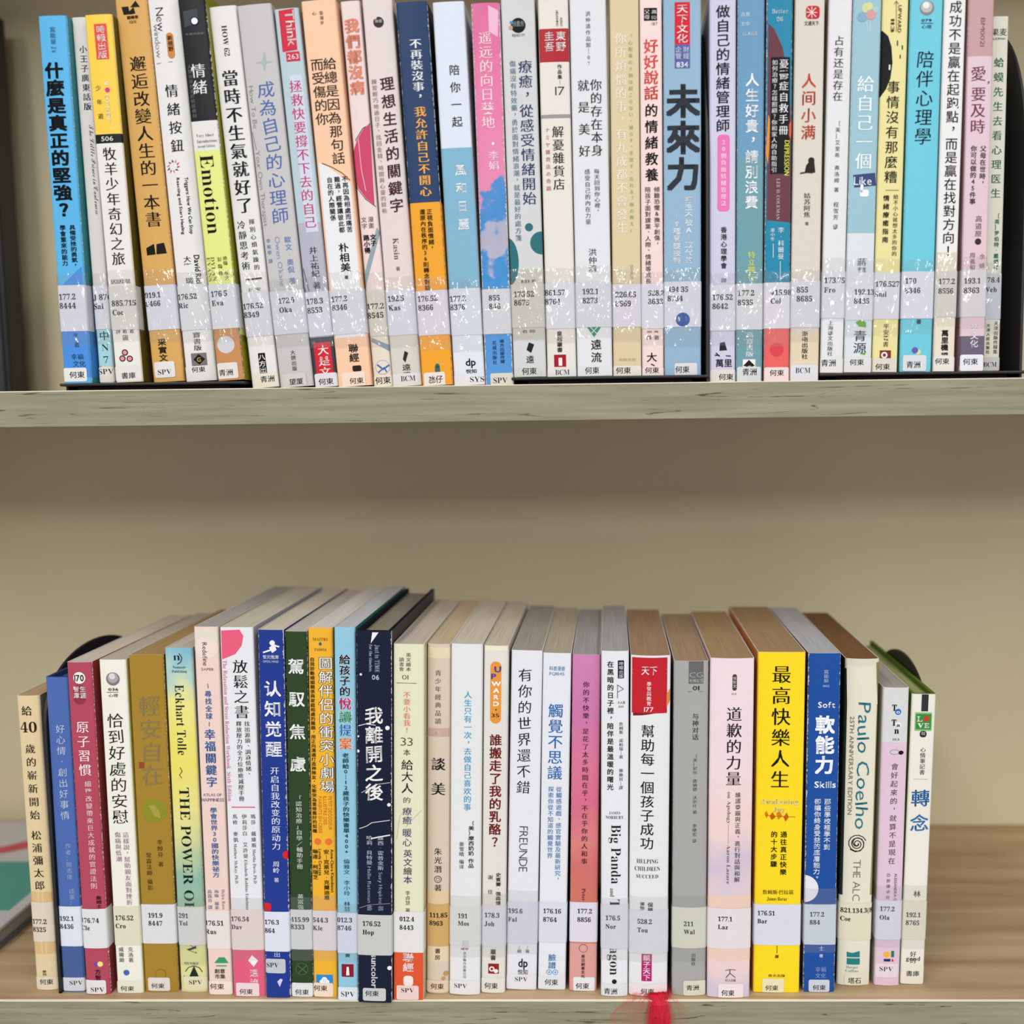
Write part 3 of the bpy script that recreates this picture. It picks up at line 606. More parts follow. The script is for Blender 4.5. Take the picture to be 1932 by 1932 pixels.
book('U',-20,1014,1072,0,724,1034,1089.7,1.0,'#e6e1d6','#b9b4aa','#d0c9ba','cream paperback with red author panel and number 17',[
 ('R','HIGASHINO',.62,20,50,6,'#5a4a44','g'),('R','KEIGO',.75,34,50,6,'#5a4a44','g'),('b',.02,.98,54,117,'#b21f2d'),('V','東野',.72,58,98,18,'#f6eeea','k'),('V','圭吾',.35,58,98,18,'#f6eeea','k'),
 ('V','作品集—',.66,121,160,8,'#4a4442','b'),('H','17',.66,163,180,18,'#2a2526','t'),('b',0.02,.98,216,223,'#9a9794'),('V','解憂雜貨店',.56,236,360,21,'#231f20','m'),('V','ナミヤ雑貨店の奇蹟',.22,238,362,8.5,'#c8525a','m'),
 ('call','861.57','8764',.01,557,574,534,620,'#dedee6',(506,648)),('V','皇冠叢書',.45,624,665,10,'#3a3636','b'),('rr',.25,.65,669,692,'#a81d30',.5),('rr',.4,.52,675,690,'#f4ece8',1,3),('br','BCM',.52,701,711,.02,.98,695,722,'#e4e2de')],wear=.05,base=True)
book('U',-20,1074,1143,0,722,1090,1155.7,.8,'#e2e3e5','#b4b5b6','#d0c9ba','white paperback with two column thin title and green diamond logo',[
 ('V','洪仲清作品館—07',.5,20,126,9,'#55555a','m'),('V','你的存在本身',.68,148,296,21,'#28282c','m'),('V','就',.34,148,174,21,'#28282c','m'),('V','是',.34,190,214,21,'#28282c','m'),('V','美',.34,231,256,21,'#28282c','m'),('V','好',.34,272,297,21,'#28282c','m'),
 ('V','每天回到你心裡，',.66,318,404,10,'#4a4a50','m'),('V','感受自己的內在力量',.4,318,424,10,'#4a4a50','m'),('V','洪仲清',.5,468,514,15,'#3a3a40','m'),
 ('call','192.1','8273',.2,555,572,532,617,'#dadae2',(501,638)),('p',[(1108,617),(1134,617),(1121,636)],'#1f8a62',3),('ln',[(1114,617),(1126,630)],1.4,'#e2e3e5'),('ln',[(1127,617),(1115,630)],1.4,'#e2e3e5'),('V','遠流',.55,638,686,19,'#232326','k'),('br',HD,.42,694,706,.02,.98,690,719,'#dfdfe0')],wear=.05,base=True,bulge=.0006)
book('U',-20,1149,1206.7,0,722,1157,1208,1.0,'#dccba2','#c8b78e','#cbb98f','beige paperback with faint white title, call number 226.65',[
 ('V','你所煩惱的事，有九成都不會發生',.37,60,442,21,'#f2ecd8','m'),('V','「心配事の9割は起こらない・減らす、手放す、忘れる「禅の教え」',.7,62,440,8,'#a3b090','m'),('V','枡野',.27,500,536,15,'#f0ead6','m'),('R','SHUN',.68,500,534,7,'#c0c4a0','g'),
 ('call','226.65','8569',.12,561,578,536,617,'#dfdae4',(508,645)),('H','花間文化',.5,676,681,30,'#b7ab88','m'),('br',HD,.36,695,706,.02,.98,690,720,'#e6dfcf')],wear=.15,base=True)
book('U',-20,1207.5,1248,0,721,1209.3,1251.4,1.0,'#f3d9d3','#dcc2bc','#d8cdbb','blush pink paperback with red and black brush title, call number 528.2 8633',[
 ('rr',.2,.78,15,39,'#191719',.5),('V','父母',.34,17,37,9,'#eee6e4','g'),('H','高',.64,19,26,9,'#eee6e4','g'),('H','EQ',.64,30,36,8,'#eee6e4','g'),('H','/87',.65,42,48,12,'#333','t'),
 ('V','好好說話',.5,72,190,25,'#dc5548','H'),('V','的情緒教養',.5,193,345,23,'#1b181a','H'),
 ('V','傾聽恐懼&撫平創傷，',.72,352,466,10.5,'#2a2426','g'),('V','陪孩子面對課業、人際、情緒等成長',.32,352,536,10.5,'#2a2426','g'),('call','528.2','8633',.3,558,574,535,620,'#e2dfe8',(512,652)),
 ('H','照 著',.5,624,628,22,'#444','m'),('H','譯 著',.5,633,641,24,'#444','m'),('V','大',.45,664,684,19,'#1c191b','k'),('ln',[(1227,687),(1233,690)],2,'#222'),('br',HD,.45,697,708,.02,.98,693,719,'#f0dedb')],wear=.05,base=True)
book('U',-12,1252,1323,0,718,1252,1322,1.0,'#94b5cd','#7d9cb3','#cfc9bd','steel blue paperback with three huge dark characters and blue dot sticker',[
 ('rr',.3,.7,4,84,'#d62a3a',.5),('V','天下文化',.5,7,82,20,'#f5eeee','k'),('rr',.3,.7,84,129,'#5c66a4',.5),('V','財經',.6,87,112,11,'#e6e8f2','g'),('V','企管',.4,87,112,11,'#e6e8f2','g'),('H','834',.5,117,127,22,'#f2f4fa','b'),
 ('V','未來力',.52,156,362,60,'#33383e','B'),('V','打造不被AI取代的',.66,370,498,14,'#e8f0f4','b'),('V','19種關鍵技能',.35,402,498,14,'#e8f0f4','b'),
 ('call','494.35','8734',.1,551,568,531,617,'#dadce6',(506,654)),('c',.5,603,13,'#1a4fa0',7),('br',HD,.48,696,708,.28,.88,685,714,'#dcdde0')],wear=.3,base=True,bulge=.0005)
book('U',-14,1340,1391,0,726,1333,1381,1.0,'#d0cee2','#a8a6b0','#cfc9bd','lavender paperback with pink rounded subtitle panel, call number 176.52 8642',[
 ('V','做自己的情緒管理師',.5,8,250,25,'#26262e','k'),('rr',.3,.76,254,399,'#ea77b6',7),('V','20個負面情緒管理法',.53,262,390,10,'#fae8f2','m'),
 ('V','香港心理學會',.54,427,508,11,'#38383e','b'),('V','譯',.54,524,534,10,'#555','m'),('call','176.52','8642',.12,566,583,537,624,'#dcdbe4',(515,652)),
 ('p',[(1352,662),(1353,647),(1362,645),(1366,661)],'#26262e'),('ln',[(1344,670),(1372,672)],2,'#26262e'),('ln',[(1346,666),(1352,672)],2,'#26262e'),('H','萬里',.54,678,692,30,'#26262e','b'),('br',HD,.62,706,717,.04,.98,697,724,'#dedcd6')],wear=.15,bulge=.0008)
book('U',-14,1393,1446,0,726,1382.5,1431,1.0,'#6a9cbe','#4f7e9a','#d2ccc0','teal blue paperback with white title, call number 177.2 8535',[
 ('H','高寶',.28,23,31,17,'#dfe8ee','m'),('H','文學',.28,41,49,17,'#dfe8ee','m'),('H','GLA028',.45,60,67,27,'#dfe8ee','g'),('b',0,1,300,760,'#6f9fa8',1),
 ('V','人生好貴，請別浪費',.54,136,396,24,'#f2f5f6','b'),('V','特立獨行',.55,474,530,13,'#e3e64e','m'),('call','177.2','8535',.06,558,576,535,622,'#dadcdf',(509,655)),('V','高寶書版',.5,626,674,14,'#e2eaec','m'),
 ('rr',.25,.72,678,700,'#f0f0ec',.5),('p',[(.27,690),(.48,679),(.7,690),(.6,692),(.4,692)],'#1b1b1b',3),('c',.5,694,4,'#b0a080',4),('br',QZ,.5,696,708,.05,.92,692,721,'#d6dadc')],wear=.35)
book('U',-18,1449,1498,0,725,1433,1481,.8,'#1d87a8','#6d3540','#c9bfa8','teal and maroon paperback with flame picture, call number 415.98 Col',[
 ('p',[(0,40),(.3,55),(.62,90),(.85,150),(.98,230),(1,420),(0,415)],'#6d4049',1),('p',[(.02,290),(.1,215),(.16,225),(.14,280),(.1,310)],'#ec9438',3),('p',[(.88,235),(1,225),(1,250),(.95,262),(.88,255)],'#e2674e',3),('b',0,1,600,740,'#e8645e',1),
 ('H','Better',.5,17,25,30,'#cfe2ea','s'),('H','06',.5,32,40,12,'#cfe2ea','s'),('rr',.18,.9,108,328,'#17161a',.5,3),('V','憂鬱症自救手冊',.67,110,256,17,'#eeeef0','m'),('V','如何治療？怎樣照顧？你和家人的自助指引',.33,112,326,10,'#e2e2e6','m'),
 ('R','DEPRESSION',.82,265,332,13,'#e8ec58','H'),('R','LEE H. COLEMAN',.5,337,415,9,'#c9b6ba','S'),('V','李·科爾曼',.62,428,490,11,'#e8f2f4','m'),('V','董小冬',.3,430,455,8,'#e8f2f4','m'),('ln',[(.33,460),(.33,486)],1,'#e8f2f4'),('ln',[(.6,494),(.6,530)],1,'#e8f2f4'),
 ('call','415.98','Col',.25,557,573,533,620,'#e4dfe8',(512,655)),('c',.5,660,13,'#dc4852'),('br',HD,.5,698,709,.03,.97,693,724,'#efdcdc')],wear=.5)
book('U',-20,1501,1560,0,721,1484,1535.5,.8,'#dcd4c6','#b5ab95','#d0c9ba','sandy beige paperback with black cat picture and red title',[
 ('rr',.36,.82,11,36,'#c5303a',7),('ln',[(1525,15),(1541,32)],1.4,'#f3e6e2'),('ln',[(1541,15),(1525,32)],1.4,'#f3e6e2'),('ln',[(1533,13),(1533,34)],1.4,'#f3e6e2'),('ln',[(1523,23),(1543,24)],1.4,'#f3e6e2'),('H','文通天下',.55,40,48,28,'#2a2624','k'),
 ('V','人间小满',.5,136,266,27,'#cc4f3a','k'),
 ('c',.62,303,6,'#2a2624',2),('p',[(.4,326),(.45,312),(.55,305),(.72,305),(.76,326)],'#2a2624',3),('ln',[(1508,327),(1520,325),(1530,326)],2.4,'#2a2624'),
 ('V','姑苏阿焦',.5,363,411,12,'#3a342e','m'),('V','著',.5,418,426,7,'#3a342e','m'),('b',0,1,625,760,'#e3d3b4',1),
 ('call','855','8685',.2,552,569,530,618,'#dadae0',(508,645)),('V','浙电出版社',.5,624,678,11,'#1f1c1a','k'),('br','BCM',.45,694,704,.04,.95,688,720,'#dedfe4')],wear=.1)
book('U',-20,1564,1610,0,711,1548,1590,.9,'#e6e5e6','#a39a84','#b7a888','white paperback with thin grey text, call number 173.75 Fro',[
 ('V','占有还是存在',.46,66,192,18,'#3a3a3e','m'),('V','［美］艾里希·弗洛姆 著',.5,227,364,9,'#55555a','m'),('V','程雪芳 译',.5,380,434,9.5,'#55555a','m'),
 ('call','173.75','Fro',.1,534,552,512,600,'#e0dfe6',(486,606)),('V','上海译文出版社',.4,604,672,9.5,'#55524e','m'),('br',QZ,.35,679,691,.02,.98,674,710,'#e4e3e0')],wear=.05,base=True,bulge=.0008)
book('U',-20,1611,1664,0,706,1592,1644,.9,'#9cc4cf','#7fa9b8','#cfc9bd','sky blue paperback with balloons and a Like button with hand pointer',[
 ('c',1635,15,9,'#cfd9a0',3),('c',1627,32,9,'#8ab0c4',3),('c',1643,28,9,'#d8a0a0',4),('c',1652,18,6,'#a9cfcf',3),('c',1640,12,7,'#d9dc9c',4),('ln',[(1634,42),(1638,60)],.8,'#dfe9ec'),('ln',[(1641,38),(1641,60)],.8,'#dfe9ec'),
 ('b',0,1,440,760,'#dbe2e4',1),('V','給自己一個',.5,140,322,30,'#f4f8f9','m'),('p',[(1610,330),(1651,326),(1653,350),(1612,354)],'#3e4c78'),('H','Like',.5,333,349,33,'#eef0f6','g'),
 ('rr',.4,.72,358,371,'#f4f6f8',4),('rr',.42,.52,347,364,'#f4f6f8',2.4),('V','蔣慧',.55,486,520,18,'#5c6672','m'),
 ('call','192.13','8435',.3,556,573,514,604,'#dedde5',(490,636)),('V','青源',.55,622,668,24,'#3a4250','g'),('p',[(1614,608),(1624,603),(1634,608),(1634,618),(1620,616)],'#6ca83c'),('p',[(1622,668),(1634,664),(1632,670)],'#6ca83c'),
 ('br',HD,.45,678,689,.02,.98,673,704,'#e0dfdc')],wear=.5,base=True)
book('U',-20,1666,1715,0,705,1645.5,1693,.9,'#ebe09c','#cfc47f','#d0c9a4','pale yellow paperback with black half circle face, call number 176.527 Smi',[
 ('p',[(1664,56),(1676,68),(1682,88),(1684,118),(1680,148),(1672,168),(1659,186)],'#1a1a1c'),('rr',1677,1680,122,132,'#e8e4da',1,3),
 ('R','UPWARD',.66,10,62,9,'#7a4a2c','b'),('R','113',.4,36,62,9,'#7a4a2c','b'),('ln',[(1691,4),(1691,60)],1,'#7a4a2c'),('ln',[(1687,8),(1691,2),(1695,8)],1,'#7a4a2c'),
 ('ln',[(1693,77),(1693,86)],2,'#222'),('ln',[(1702,86),(1702,93)],2,'#222'),('ln',[(1698,104),(1698,110)],2,'#222'),
 ('V','事情沒有那麼糟',.5,150,348,23,'#1c1b1a','g'),('ln',[(1671,359),(1695,359)],1,'#7a4a2c'),('V','給不小心就想太多的你的',.72,366,484,9,'#2c2a26','m'),('V','情緒療癒指南',.36,366,460,11,'#2c2a26','b'),
 ('call','176.527','Smi',.04,541,560,514,602,'#dedde4',(488,634)),('V','平安叢書',.5,610,655,10.5,'#2c2822','m'),('rr',.28,.72,661,680,'#7a3a30',.5),('c',.46,670,6,'#f0e8e0',3),('c',.46,670,3,'#7a3a30',4),('br',HD,.4,688,699,.03,.94,676,703,'#ded9c8')],wear=.15,base=True)
book('U',-20,1719,1780,0,704,1697,1757.6,.9,'#6fcbdc','#3f97a5','#cfc9bd','turquoise paperback with silver ball logo 079, call number 170 8346',[
 ('c',.5,15,13.5,'#8d8a8a'),('c',.49,13,10.5,'#c0bdbd',3),('c',.47,10,6,'#ecebea',4),('H','079',.5,36,41,19,'#1b2a30','b'),('ln',[(1738,44),(1760,44)],1,'#1b2a30'),('H','心理',.5,47,54,18,'#1b2a30','m'),
 ('V','陪伴心理學',.5,94,275,31,'#14181c','h'),('call','170','8346',.1,535,553,512,601,'#dfe1ec',(490,630)),('V','著',.55,602,612,9,'#1b2a30','b'),('c',.46,661,6,'#6a5fae'),('c',.56,664,5,'#dfe08a',1),('br',QZ,.42,682,694,.1,.82,670,700,'#d9dfe2')],wear=.1,base=True,bulge=.0006)
book('U',-24,1783,1823,0,703,1760,1801,.9,'#edece8','#cfc8c4','#d6d0c2','slim white paperback with long bold black title running nearly full height',[
 ('V','成功不是贏在起跑點，而是贏在找對方向！',.52,0,486,22,'#141316','g'),('b',0,1,476,760,'#e8dfca',1),
 ('call','177.2','8556',.14,536,554,511,598,'#d9d6ce',(476,616)),('V','萬里機',.5,622,662,13,'#2a2724','B'),('H','構',.5,665,670,13,'#444','b'),('br',HD,.4,676,687,.02,.98,672,702,'#e8e4da')],wear=.05,base=True)
book('U',-18,1828,1877.6,0,701,1811,1856.5,.9,'#c79e9e','#a57d80','#cfc0b0','dusty pink paperback with code BM0021, call number 193.1 8363',[
 ('b',0,1,106,640,'#e2c6cf',1),('R','BM0021',.56,34,88,12,'#7a545a','t'),('V','愛',.44,122,156,28,'#7c3c58','m'),('V','，',.78,150,166,22,'#7c3c58','m'),('V','要及時',.46,162,254,27,'#7c3c58','m'),
 ('V','父母在世時，',.7,274,352,11,'#4a3c48','b'),('V','你可以做的45件事',.34,274,386,11,'#4a3c48','b'),('V','高道原',.6,406,448,12,'#5a4a54','m'),('c',.6,456,6,'#3a3238'),('V','余妍',.78,476,510,10,'#6d5a64','m'),('V','周義和',.4,476,510,10,'#6d5a64','m'),
 ('b',0,1,634,690,'#6c6276',2),('call','193.1','8363',.1,535,553,509,598,'#ddd8dc',(484,620)),('V','賓文化',.55,610,656,14,'#ece4ea','b'),('br',HD,.42,677,688,.03,.93,669,700,'#e9e9ee')],wear=.05,base=True)
book('U',31,1872,1902.5,31,700,1851,1887.5,1.9,'#dcdbc8','#b9b9aa','#cfc9ba','slim pale green white paperback with green title, beside the right bookend',[
 ('H','果麦',.45,54,67,26,'#3d4238','m'),('H','GUOMAI',.4,71,75,24,'#3d4238','g'),('V','蛤蟆先生去看心理医生',.5,104,378,17,'#2f6a54','m'),('V','［英］罗伯特·戴博德 著',.62,402,526,9,'#3d7a64','b'),
 ('call','178.4','Web',-.02,533,551,516,602,'#c9ccd4'),('V','天津出版传媒集',.72,606,668,9,'#2c302c','m'),('V','天津人民出版社',.3,610,668,7,'#2c302c','k'),('br','BCM',.45,682,692,0,1,674,699,'#c9cac6')],wear=.1,base=True)

# lower shelf: depth follows from where the foot of the spine meets the board
book('L',1313,28.6,72,1313,1868,68,109,None,'#e4cda0','#8c8268','#b59a72','tan worn paperback, short, leftmost on the lower shelf, call number 177.2 8325',[
 ('V','給',.45,1330,1352,19,'#2a231a','m'),('H','40',.48,1362,1382,31,'#2a231a','S'),('V','歲的嶄新開始',.5,1400,1550,18,'#2a231a','m'),('V','松浦彌太郎',.5,1564,1682,18,'#2a231a','m'),
 ('w',1683,1800,'#dcb980'),('w',1815,1880,'#e2cfa8'),('call','177.2','8325',.06,1743,1758,1702,1777,'#ddd2bb',None),('V','麥田',.45,1830,1841,7,'#5a4a34','b'),('br',HD,.5,1847,1857,.02,.98,1843,1867,'#e3d6bd')],wear=.5,bulge=.0012)
book('L',1278,85,127,1278,1872,119,161,None,'#4f6cae','#34466f','#4a5f94','blue hardback with white handwritten title, call number 192.1 8436',[
 ('V','好心情·創出好事情',.55,1365,1548,16,'#c9d4ea','h'),('V','作者：關志康',.6,1590,1660,10,'#aebbd8','h'),('V','插畫：',.65,1676,1708,10,'#aebbd8','h'),
 ('call','192.1','8436',.05,1737,1752,1710,1785,'#dfe2ec',None),('rr',0,1,1786,1842,'#4a6196',.2,4),('br','SPV',.62,1849,1858,0,1,1844,1869,'#d3d6dc')],wear=.05,hard=True)
book('L',1250,123.5,172,1250,1877,163,207,None,'#b34a5c','#8e3a40','#cfc6b6','crimson paperback with round 170 badge, call number 176.74 Cle',[
 ('rr',.22,.72,1292,1329,'#8e3a48',12),('c',.5,1279,11.5,'#f2eee8',3),('H','170',.5,1273,1285,18,'#1c1a1c','b',.0003),('V','生涯',.62,1294,1318,11,'#f2e4e4','b'),('V','智庫',.36,1294,1318,11,'#f2e4e4','b'),
 ('V','原子習慣',.52,1358,1466,23,'#f4e6e6','m'),('V','細微改變帶來巨大成就的實證法則',.6,1472,1678,11.5,'#eecdd0','m'),('V','詹姆士',.75,1690,1714,9,'#3a1c22','b'),
 ('call','176.74','Cle',-.02,1741,1755,1715,1789,'#e2e0e0',None),('c',.5,1819,4.5,'#7a4aa4',1),('c',.66,1819,5,'#f2e08a'),('V','方智',.55,1828,1850,10,'#2c1a1e','b'),('br','SPV',.5,1862,1871,0,.84,1849,1875,'#e6e2e0')],wear=.2,bulge=.0008)
book('L',1245,185,237,1245,1874,222,269.6,None,'#efeede','#d0c04a','#bdb4a4','ivory paperback with silver ball 036 and brush title, call number 176.52 Cro',[
 ('c',.5,1281,13,'#7d7b7a'),('c',.5,1279,10,'#a8a6a4',3),('c',.48,1276,6,'#dcdad8',4),('H','036',.5,1298,1303,19,'#2b2a28','b'),('ln',[(202,1306),(223,1306)],1,'#2b2a28'),('H','心理',.48,1309,1315,18,'#2b2a28','m'),
 ('V','恰到好處的安慰',.5,1344,1556,30,'#17161a','h'),('V','這樣說，幫助親友面對挫折',.66,1569,1708,11,'#a07a94','m'),('V','傷痛與低潮',.36,1569,1626,11,'#a07a94','m'),
 ('call','176.52','Cro',.1,1736,1751,1710,1783,'#dedbc0',None),('V','克洛著',.6,1786,1816,9,'#44423c','m'),('V','威爾繪',.25,1786,1816,9,'#44423c','m'),('c',.4,1835,5.5,'#4a68b4'),('br',HD,.4,1860,1869,.02,.98,1850,1873,'#e8e5cf')],wear=.2)
book('L',1236,241,307,1236,1872,274,336,None,'#a6832f','#7f6325','#a98c5e','ochre brown paperback with olive oval emblem, call number 191.9 8447',[
 ('V','輕安自在',.54,1310,1484,40,'#8a7c52','h'),('rr',.16,.32,1438,1450,'#9a4a2c',.5),('c',.55,1530,24,'#8d8d28',2,22),('p',[(.38,1520),(.55,1518),(.7,1532),(.72,1544),(.55,1540)],'#a89a48',3),
 ('V','李焯芬 著',.66,1583,1636,10,'#4e3d18','m'),('V','常霖法師 攝影',.32,1608,1680,10,'#4e3d18','m'),('call','191.9','8447',.22,1731,1746,1706,1780,'#dedddc',None),
 ('c',.5,1838,10,'#7d6224'),('c',.5,1838,9,'#a6832f',3),('br',HD,.4,1855,1864,.12,.76,1844,1869,'#e0dbd4')],wear=.1)
book('L',1223,309,361.5,1223,1872,340.4,391.3,None,'#e8dc58','#6e8a84','#c4bcac','yellow and blue green paperback with large serif capitals, call number 291 Tol',[
 ('V','n',.45,1230,1252,24,'#17232c','m'),('ln',[(338,1233),(343,1241),(341,1249),(335,1253)],1.4,'#17232c'),('H','Namaste',.52,1256,1261,24,'#24434c','S'),('H','Publishing',.52,1264,1269,27,'#24434c','S'),
 ('R','Eckhart Tolle',.5,1292,1425,24,'#1d2a26','S'),('ln',[(340,1448),(344,1455),(339,1462),(343,1468)],1.2,'#4a4a2c'),('R','THE POWER OF NOW',.5,1486,1800,26,'#15211c','S'),
 ('call','291','Tol',.08,1732,1746,1711,1783,'#dcdcd9',(1694,1822)),('p',[(357,1843),(366,1822),(375,1843)],'#20302c'),('ln',[(350,1833),(356,1825),(366,1822),(376,1826),(381,1834)],1.4,'#20302c'),('ln',[(347,1842),(356,1845),(366,1842),(376,1845)],1.6,'#20302c'),
 ('H','NEW WORLD',.45,1815,1820,26,'#20302c','S'),('br','SPV',.58,1848,1857,.15,.98,1842,1868,'#e2ddb4')],wear=.6,bulge=.001,
 grad=(.05,[(0,'#d8d9a0'),(.1,'#e0df9a'),(.2,'#a8c8a0'),(.33,'#8cb8a8'),(.5,'#e6e090'),(.68,'#ece066'),(.86,'#eee68c'),(.93,'#a8d0d0'),(1,'#7cb8d0')]))
book('L',1183,363,412,1183,1877,396,437,None,'#efd3c6','#dcb8a8','#aaa6a2','pale salmon paperback with blue title and handwritten logo, call number 176.51 Rus',[
 ('b',0,1,1186,1222,'#e4dccb',1),('c',.5,1222,24,'#efdacf',2,22),('R','Redefine',.45,1212,1256,13,'#2a2626','h'),('H','2APB11',.5,1260,1265,23,'#8a7a74','g'),
 ('ln',[(392,1290),(393,1298)],1.2,'#555'),('V','尋找全球',.5,1302,1358,12.5,'#4a6ca4','b'),('ln',[(395,1362),(395,1370)],1.2,'#555'),('V','幸福關鍵字',.5,1374,1486,20,'#4468a4','b'),
 ('H','ATLAS OF',.5,1497,1502,34,'#8a8aa4','b'),('H','HAPPINESS',.5,1506,1512,42,'#8a8aa4','b'),('V','學會世界30國的快樂祕方',.52,1523,1656,12.5,'#4a74a8','b'),
 ('R','Helen Russ',.78,1678,1716,8,'#8a7a84','S'),('V','海倫·羅素',.5,1678,1716,8,'#5a6a90','m'),('V','高霖芬 譯',.22,1678,1716,8,'#5a6a90','m'),
 ('call','176.51','Rus',-.02,1746,1762,1718,1790,'#e8dfd8',None),('p',[(405,1817),(413,1806),(423,1806),(430,1817)],'#3f9a6c'),('ln',[(409,1822),(426,1822)],2,'#3f9a6c'),('H','創意',.5,1828,1836,18,'#3a4a44','b'),('H','市集',.5,1838,1846,18,'#3a4a44','b'),('br',HD,.36,1856,1866,.02,.98,1850,1876,'#f2ded4')],wear=.3)
book('L',1184,413.7,477,1184,1880,441,501,None,'#e8e8ea','#c8c8c8','#c9c3b2','white paperback with red circle corner and pink foot, call number 176.54 Dav',[
 ('p',[(413,1190),(452,1188),(459,1200),(456,1218),(444,1234),(415,1246)],'#e8607c'),('V','放鬆之書',.58,1243,1357,27,'#201e22','m'),('R','The Relaxation and Stress Reduction Workbook  Sixth Edition',.13,1246,1512,11,'#d4688a','S'),
 ('V','找出源頭、調適情緒、',.72,1360,1466,10,'#2a282c','m'),('V','釋放壓力的全方位療癒減壓手冊',.48,1360,1512,10,'#2a282c','m'),('ln',[(.18,1523),(.86,1523)],2.4,'#dd6c88'),
 ('R','Martha Davis, Ph.D.',.8,1602,1668,8,'#444','S'),('V','瑪莎·戴維斯',.8,1535,1600,9,'#444','m'),('V','伊莉莎白·艾許曼',.54,1535,1620,9,'#444','m'),('R','Elizabeth Robbins Eshelman',.54,1622,1718,8,'#444','S'),('V','馬修·麥凱',.26,1535,1590,9,'#444','m'),('R','Matthew McKay, Ph.D.',.24,1592,1668,8,'#444','S'),
 ('b',0,1,1792,1900,'#e4607e',1),('call','176.54','Dav',.03,1738,1753,1716,1792,'#ecdcd8',(1694,1812)),('p',[(.5,1812),(.62,1802),(.8,1812),(.66,1824)],'#f6eeee'),('V','遠流',.66,1826,1862,15,'#f6e0e4','k'),('br',HD,.4,1870,1880,.1,.8,1854,1880,'#efd6d8')],wear=.15)
book('L',1189,486,534.4,1189,1883,502,548.6,None,'#223a8e','#1c2f70','#cfc8b4','dark blue paperback with white simplified title and running figure logo',[
 ('c',514,1213,5,'#f0f0f2'),('p',[(508,1222),(518,1214),(522,1226),(514,1232)],'#f0f0f2'),('ln',[(514,1216),(526,1220)],3,'#f0f0f2'),('ln',[(512,1226),(498,1231)],3,'#f0f0f2'),('H','智元微库',.5,1236,1243,29,'#dfe3f0','b'),('H','OPEN MIND',.5,1246,1250,29,'#dfe3f0','b'),
 ('V','认知觉醒',.54,1280,1432,30,'#eef0f6','b'),('V','开启自我改变的原动力',.56,1446,1604,16,'#e2e6f2','m'),('V','周岭',.54,1624,1648,12,'#e2e6f2','m'),('V','著',.54,1655,1665,9,'#e2e6f2','m'),
 ('c',.96,1613,8,'#d8282c'),('rr',0,.3,1704,1719,'#d8282c',4),('call','176.3','864',.04,1744,1760,1720,1795,'#dfe1ec',None),('V','出',.5,1796,1806,12,'#c9d2ec','m'),
 ('rr',.04,.82,1809,1836,'#c3c8cc',4,4),('H','SPV',.32,1816,1825,22,'#131215','S',.00034),('p',[(.48,1852),(.62,1846),(.7,1848),(.58,1862)],'#c9d2ec')],wear=.6)
book('L',1192,535.6,578.6,1192,1881,550.6,590,None,'#2c4424','#20331b','#c5beb4','dark green paperback with four spaced white characters, call number 415.99 8333',[
 ('V','駕馭焦慮',.5,1226,1472,29,'#eef0ea','b'),('V','「認知治療」自學／輔助手冊',.5,1500,1640,11,'#d2d8cc','m'),('V','黃富強',.5,1686,1716,11,'#d2d8cc','m'),
 ('call','415.99','8333',.04,1739,1753,1716,1791,'#d9dcdc',(1692,1812)),('c',.5,1828,11.5,'#5c7054'),('c',.5,1828,10.5,'#2c4424',3),('ln',[(563,1822),(577,1834)],1.4,'#5c7054'),('ln',[(577,1822),(564,1835)],1.4,'#5c7054'),('br',HD,.48,1870,1880,.02,.98,1854,1880,'#e2e4e2')],wear=.35)
book('L',1185,580,627.6,1185,1882,592,636,None,'#f2b432','#d69a22','#d6d2cc','orange yellow paperback with outlined cartoon title, call number 544.3 Kle',[
 ('H','MAITRI',.5,1203,1209,28,'#7d5c1c','S'),('p',[(603,1214),(606,1214),(604.5,1210)],'#3a6c7c'),('c',.5,1215,3,'#3a6c7c'),('H','TMB014',.5,1223,1228,23,'#7d5c1c','S'),
 ('V','圖解伴侶的衝突小劇場',.7,1238,1496,26,'#2c2618','B'),('V','圖解伴侶的衝突小劇場',.7,1238,1496,25,'#f8f4ea','g',.00032),
 ('V','自我診斷婚姻關係與家庭相處的難題，用正向溝通打造神隊友，化衝突為重修舊好的契機',.17,1240,1572,8.5,'#3c3016','b'),
 ('R','PETIT DECODEUR',.8,1502,1566,9,'#e08a2c','g'),('R','ILLUSTRE DES',.6,1502,1556,9,'#e08a2c','g'),('R','PARENTS EN CRISE',.4,1502,1572,9,'#e08a2c','g'),('c',.28,1588,6.5,'#e8743c'),('c',.72,1588,6.5,'#e8743c'),
 ('R','Anne-Claire Kleindienst',.85,1602,1684,7.5,'#3c3016','b'),('V','安—克萊兒·克蘭迪恩',.62,1602,1698,10,'#3c3016','b'),('R','Lynda Corazza',.37,1602,1652,7.5,'#3c3016','b'),('V','琳達·柯瑞芝',.17,1602,1660,10,'#3c3016','b'),
 ('call','544.3','Kle',.04,1740,1755,1718,1793,'#e6dcdf',(1690,1812)),('rr',.12,.82,1839,1858,'#2f8cd0',.5),('c',.47,1852,9,'#f2f6fa',3,5),('c',.47,1848,5,'#f2f6fa',3),('br',HD,.3,1859,1869,.02,.82,1854,1880,'#efdcc4')],wear=.2)
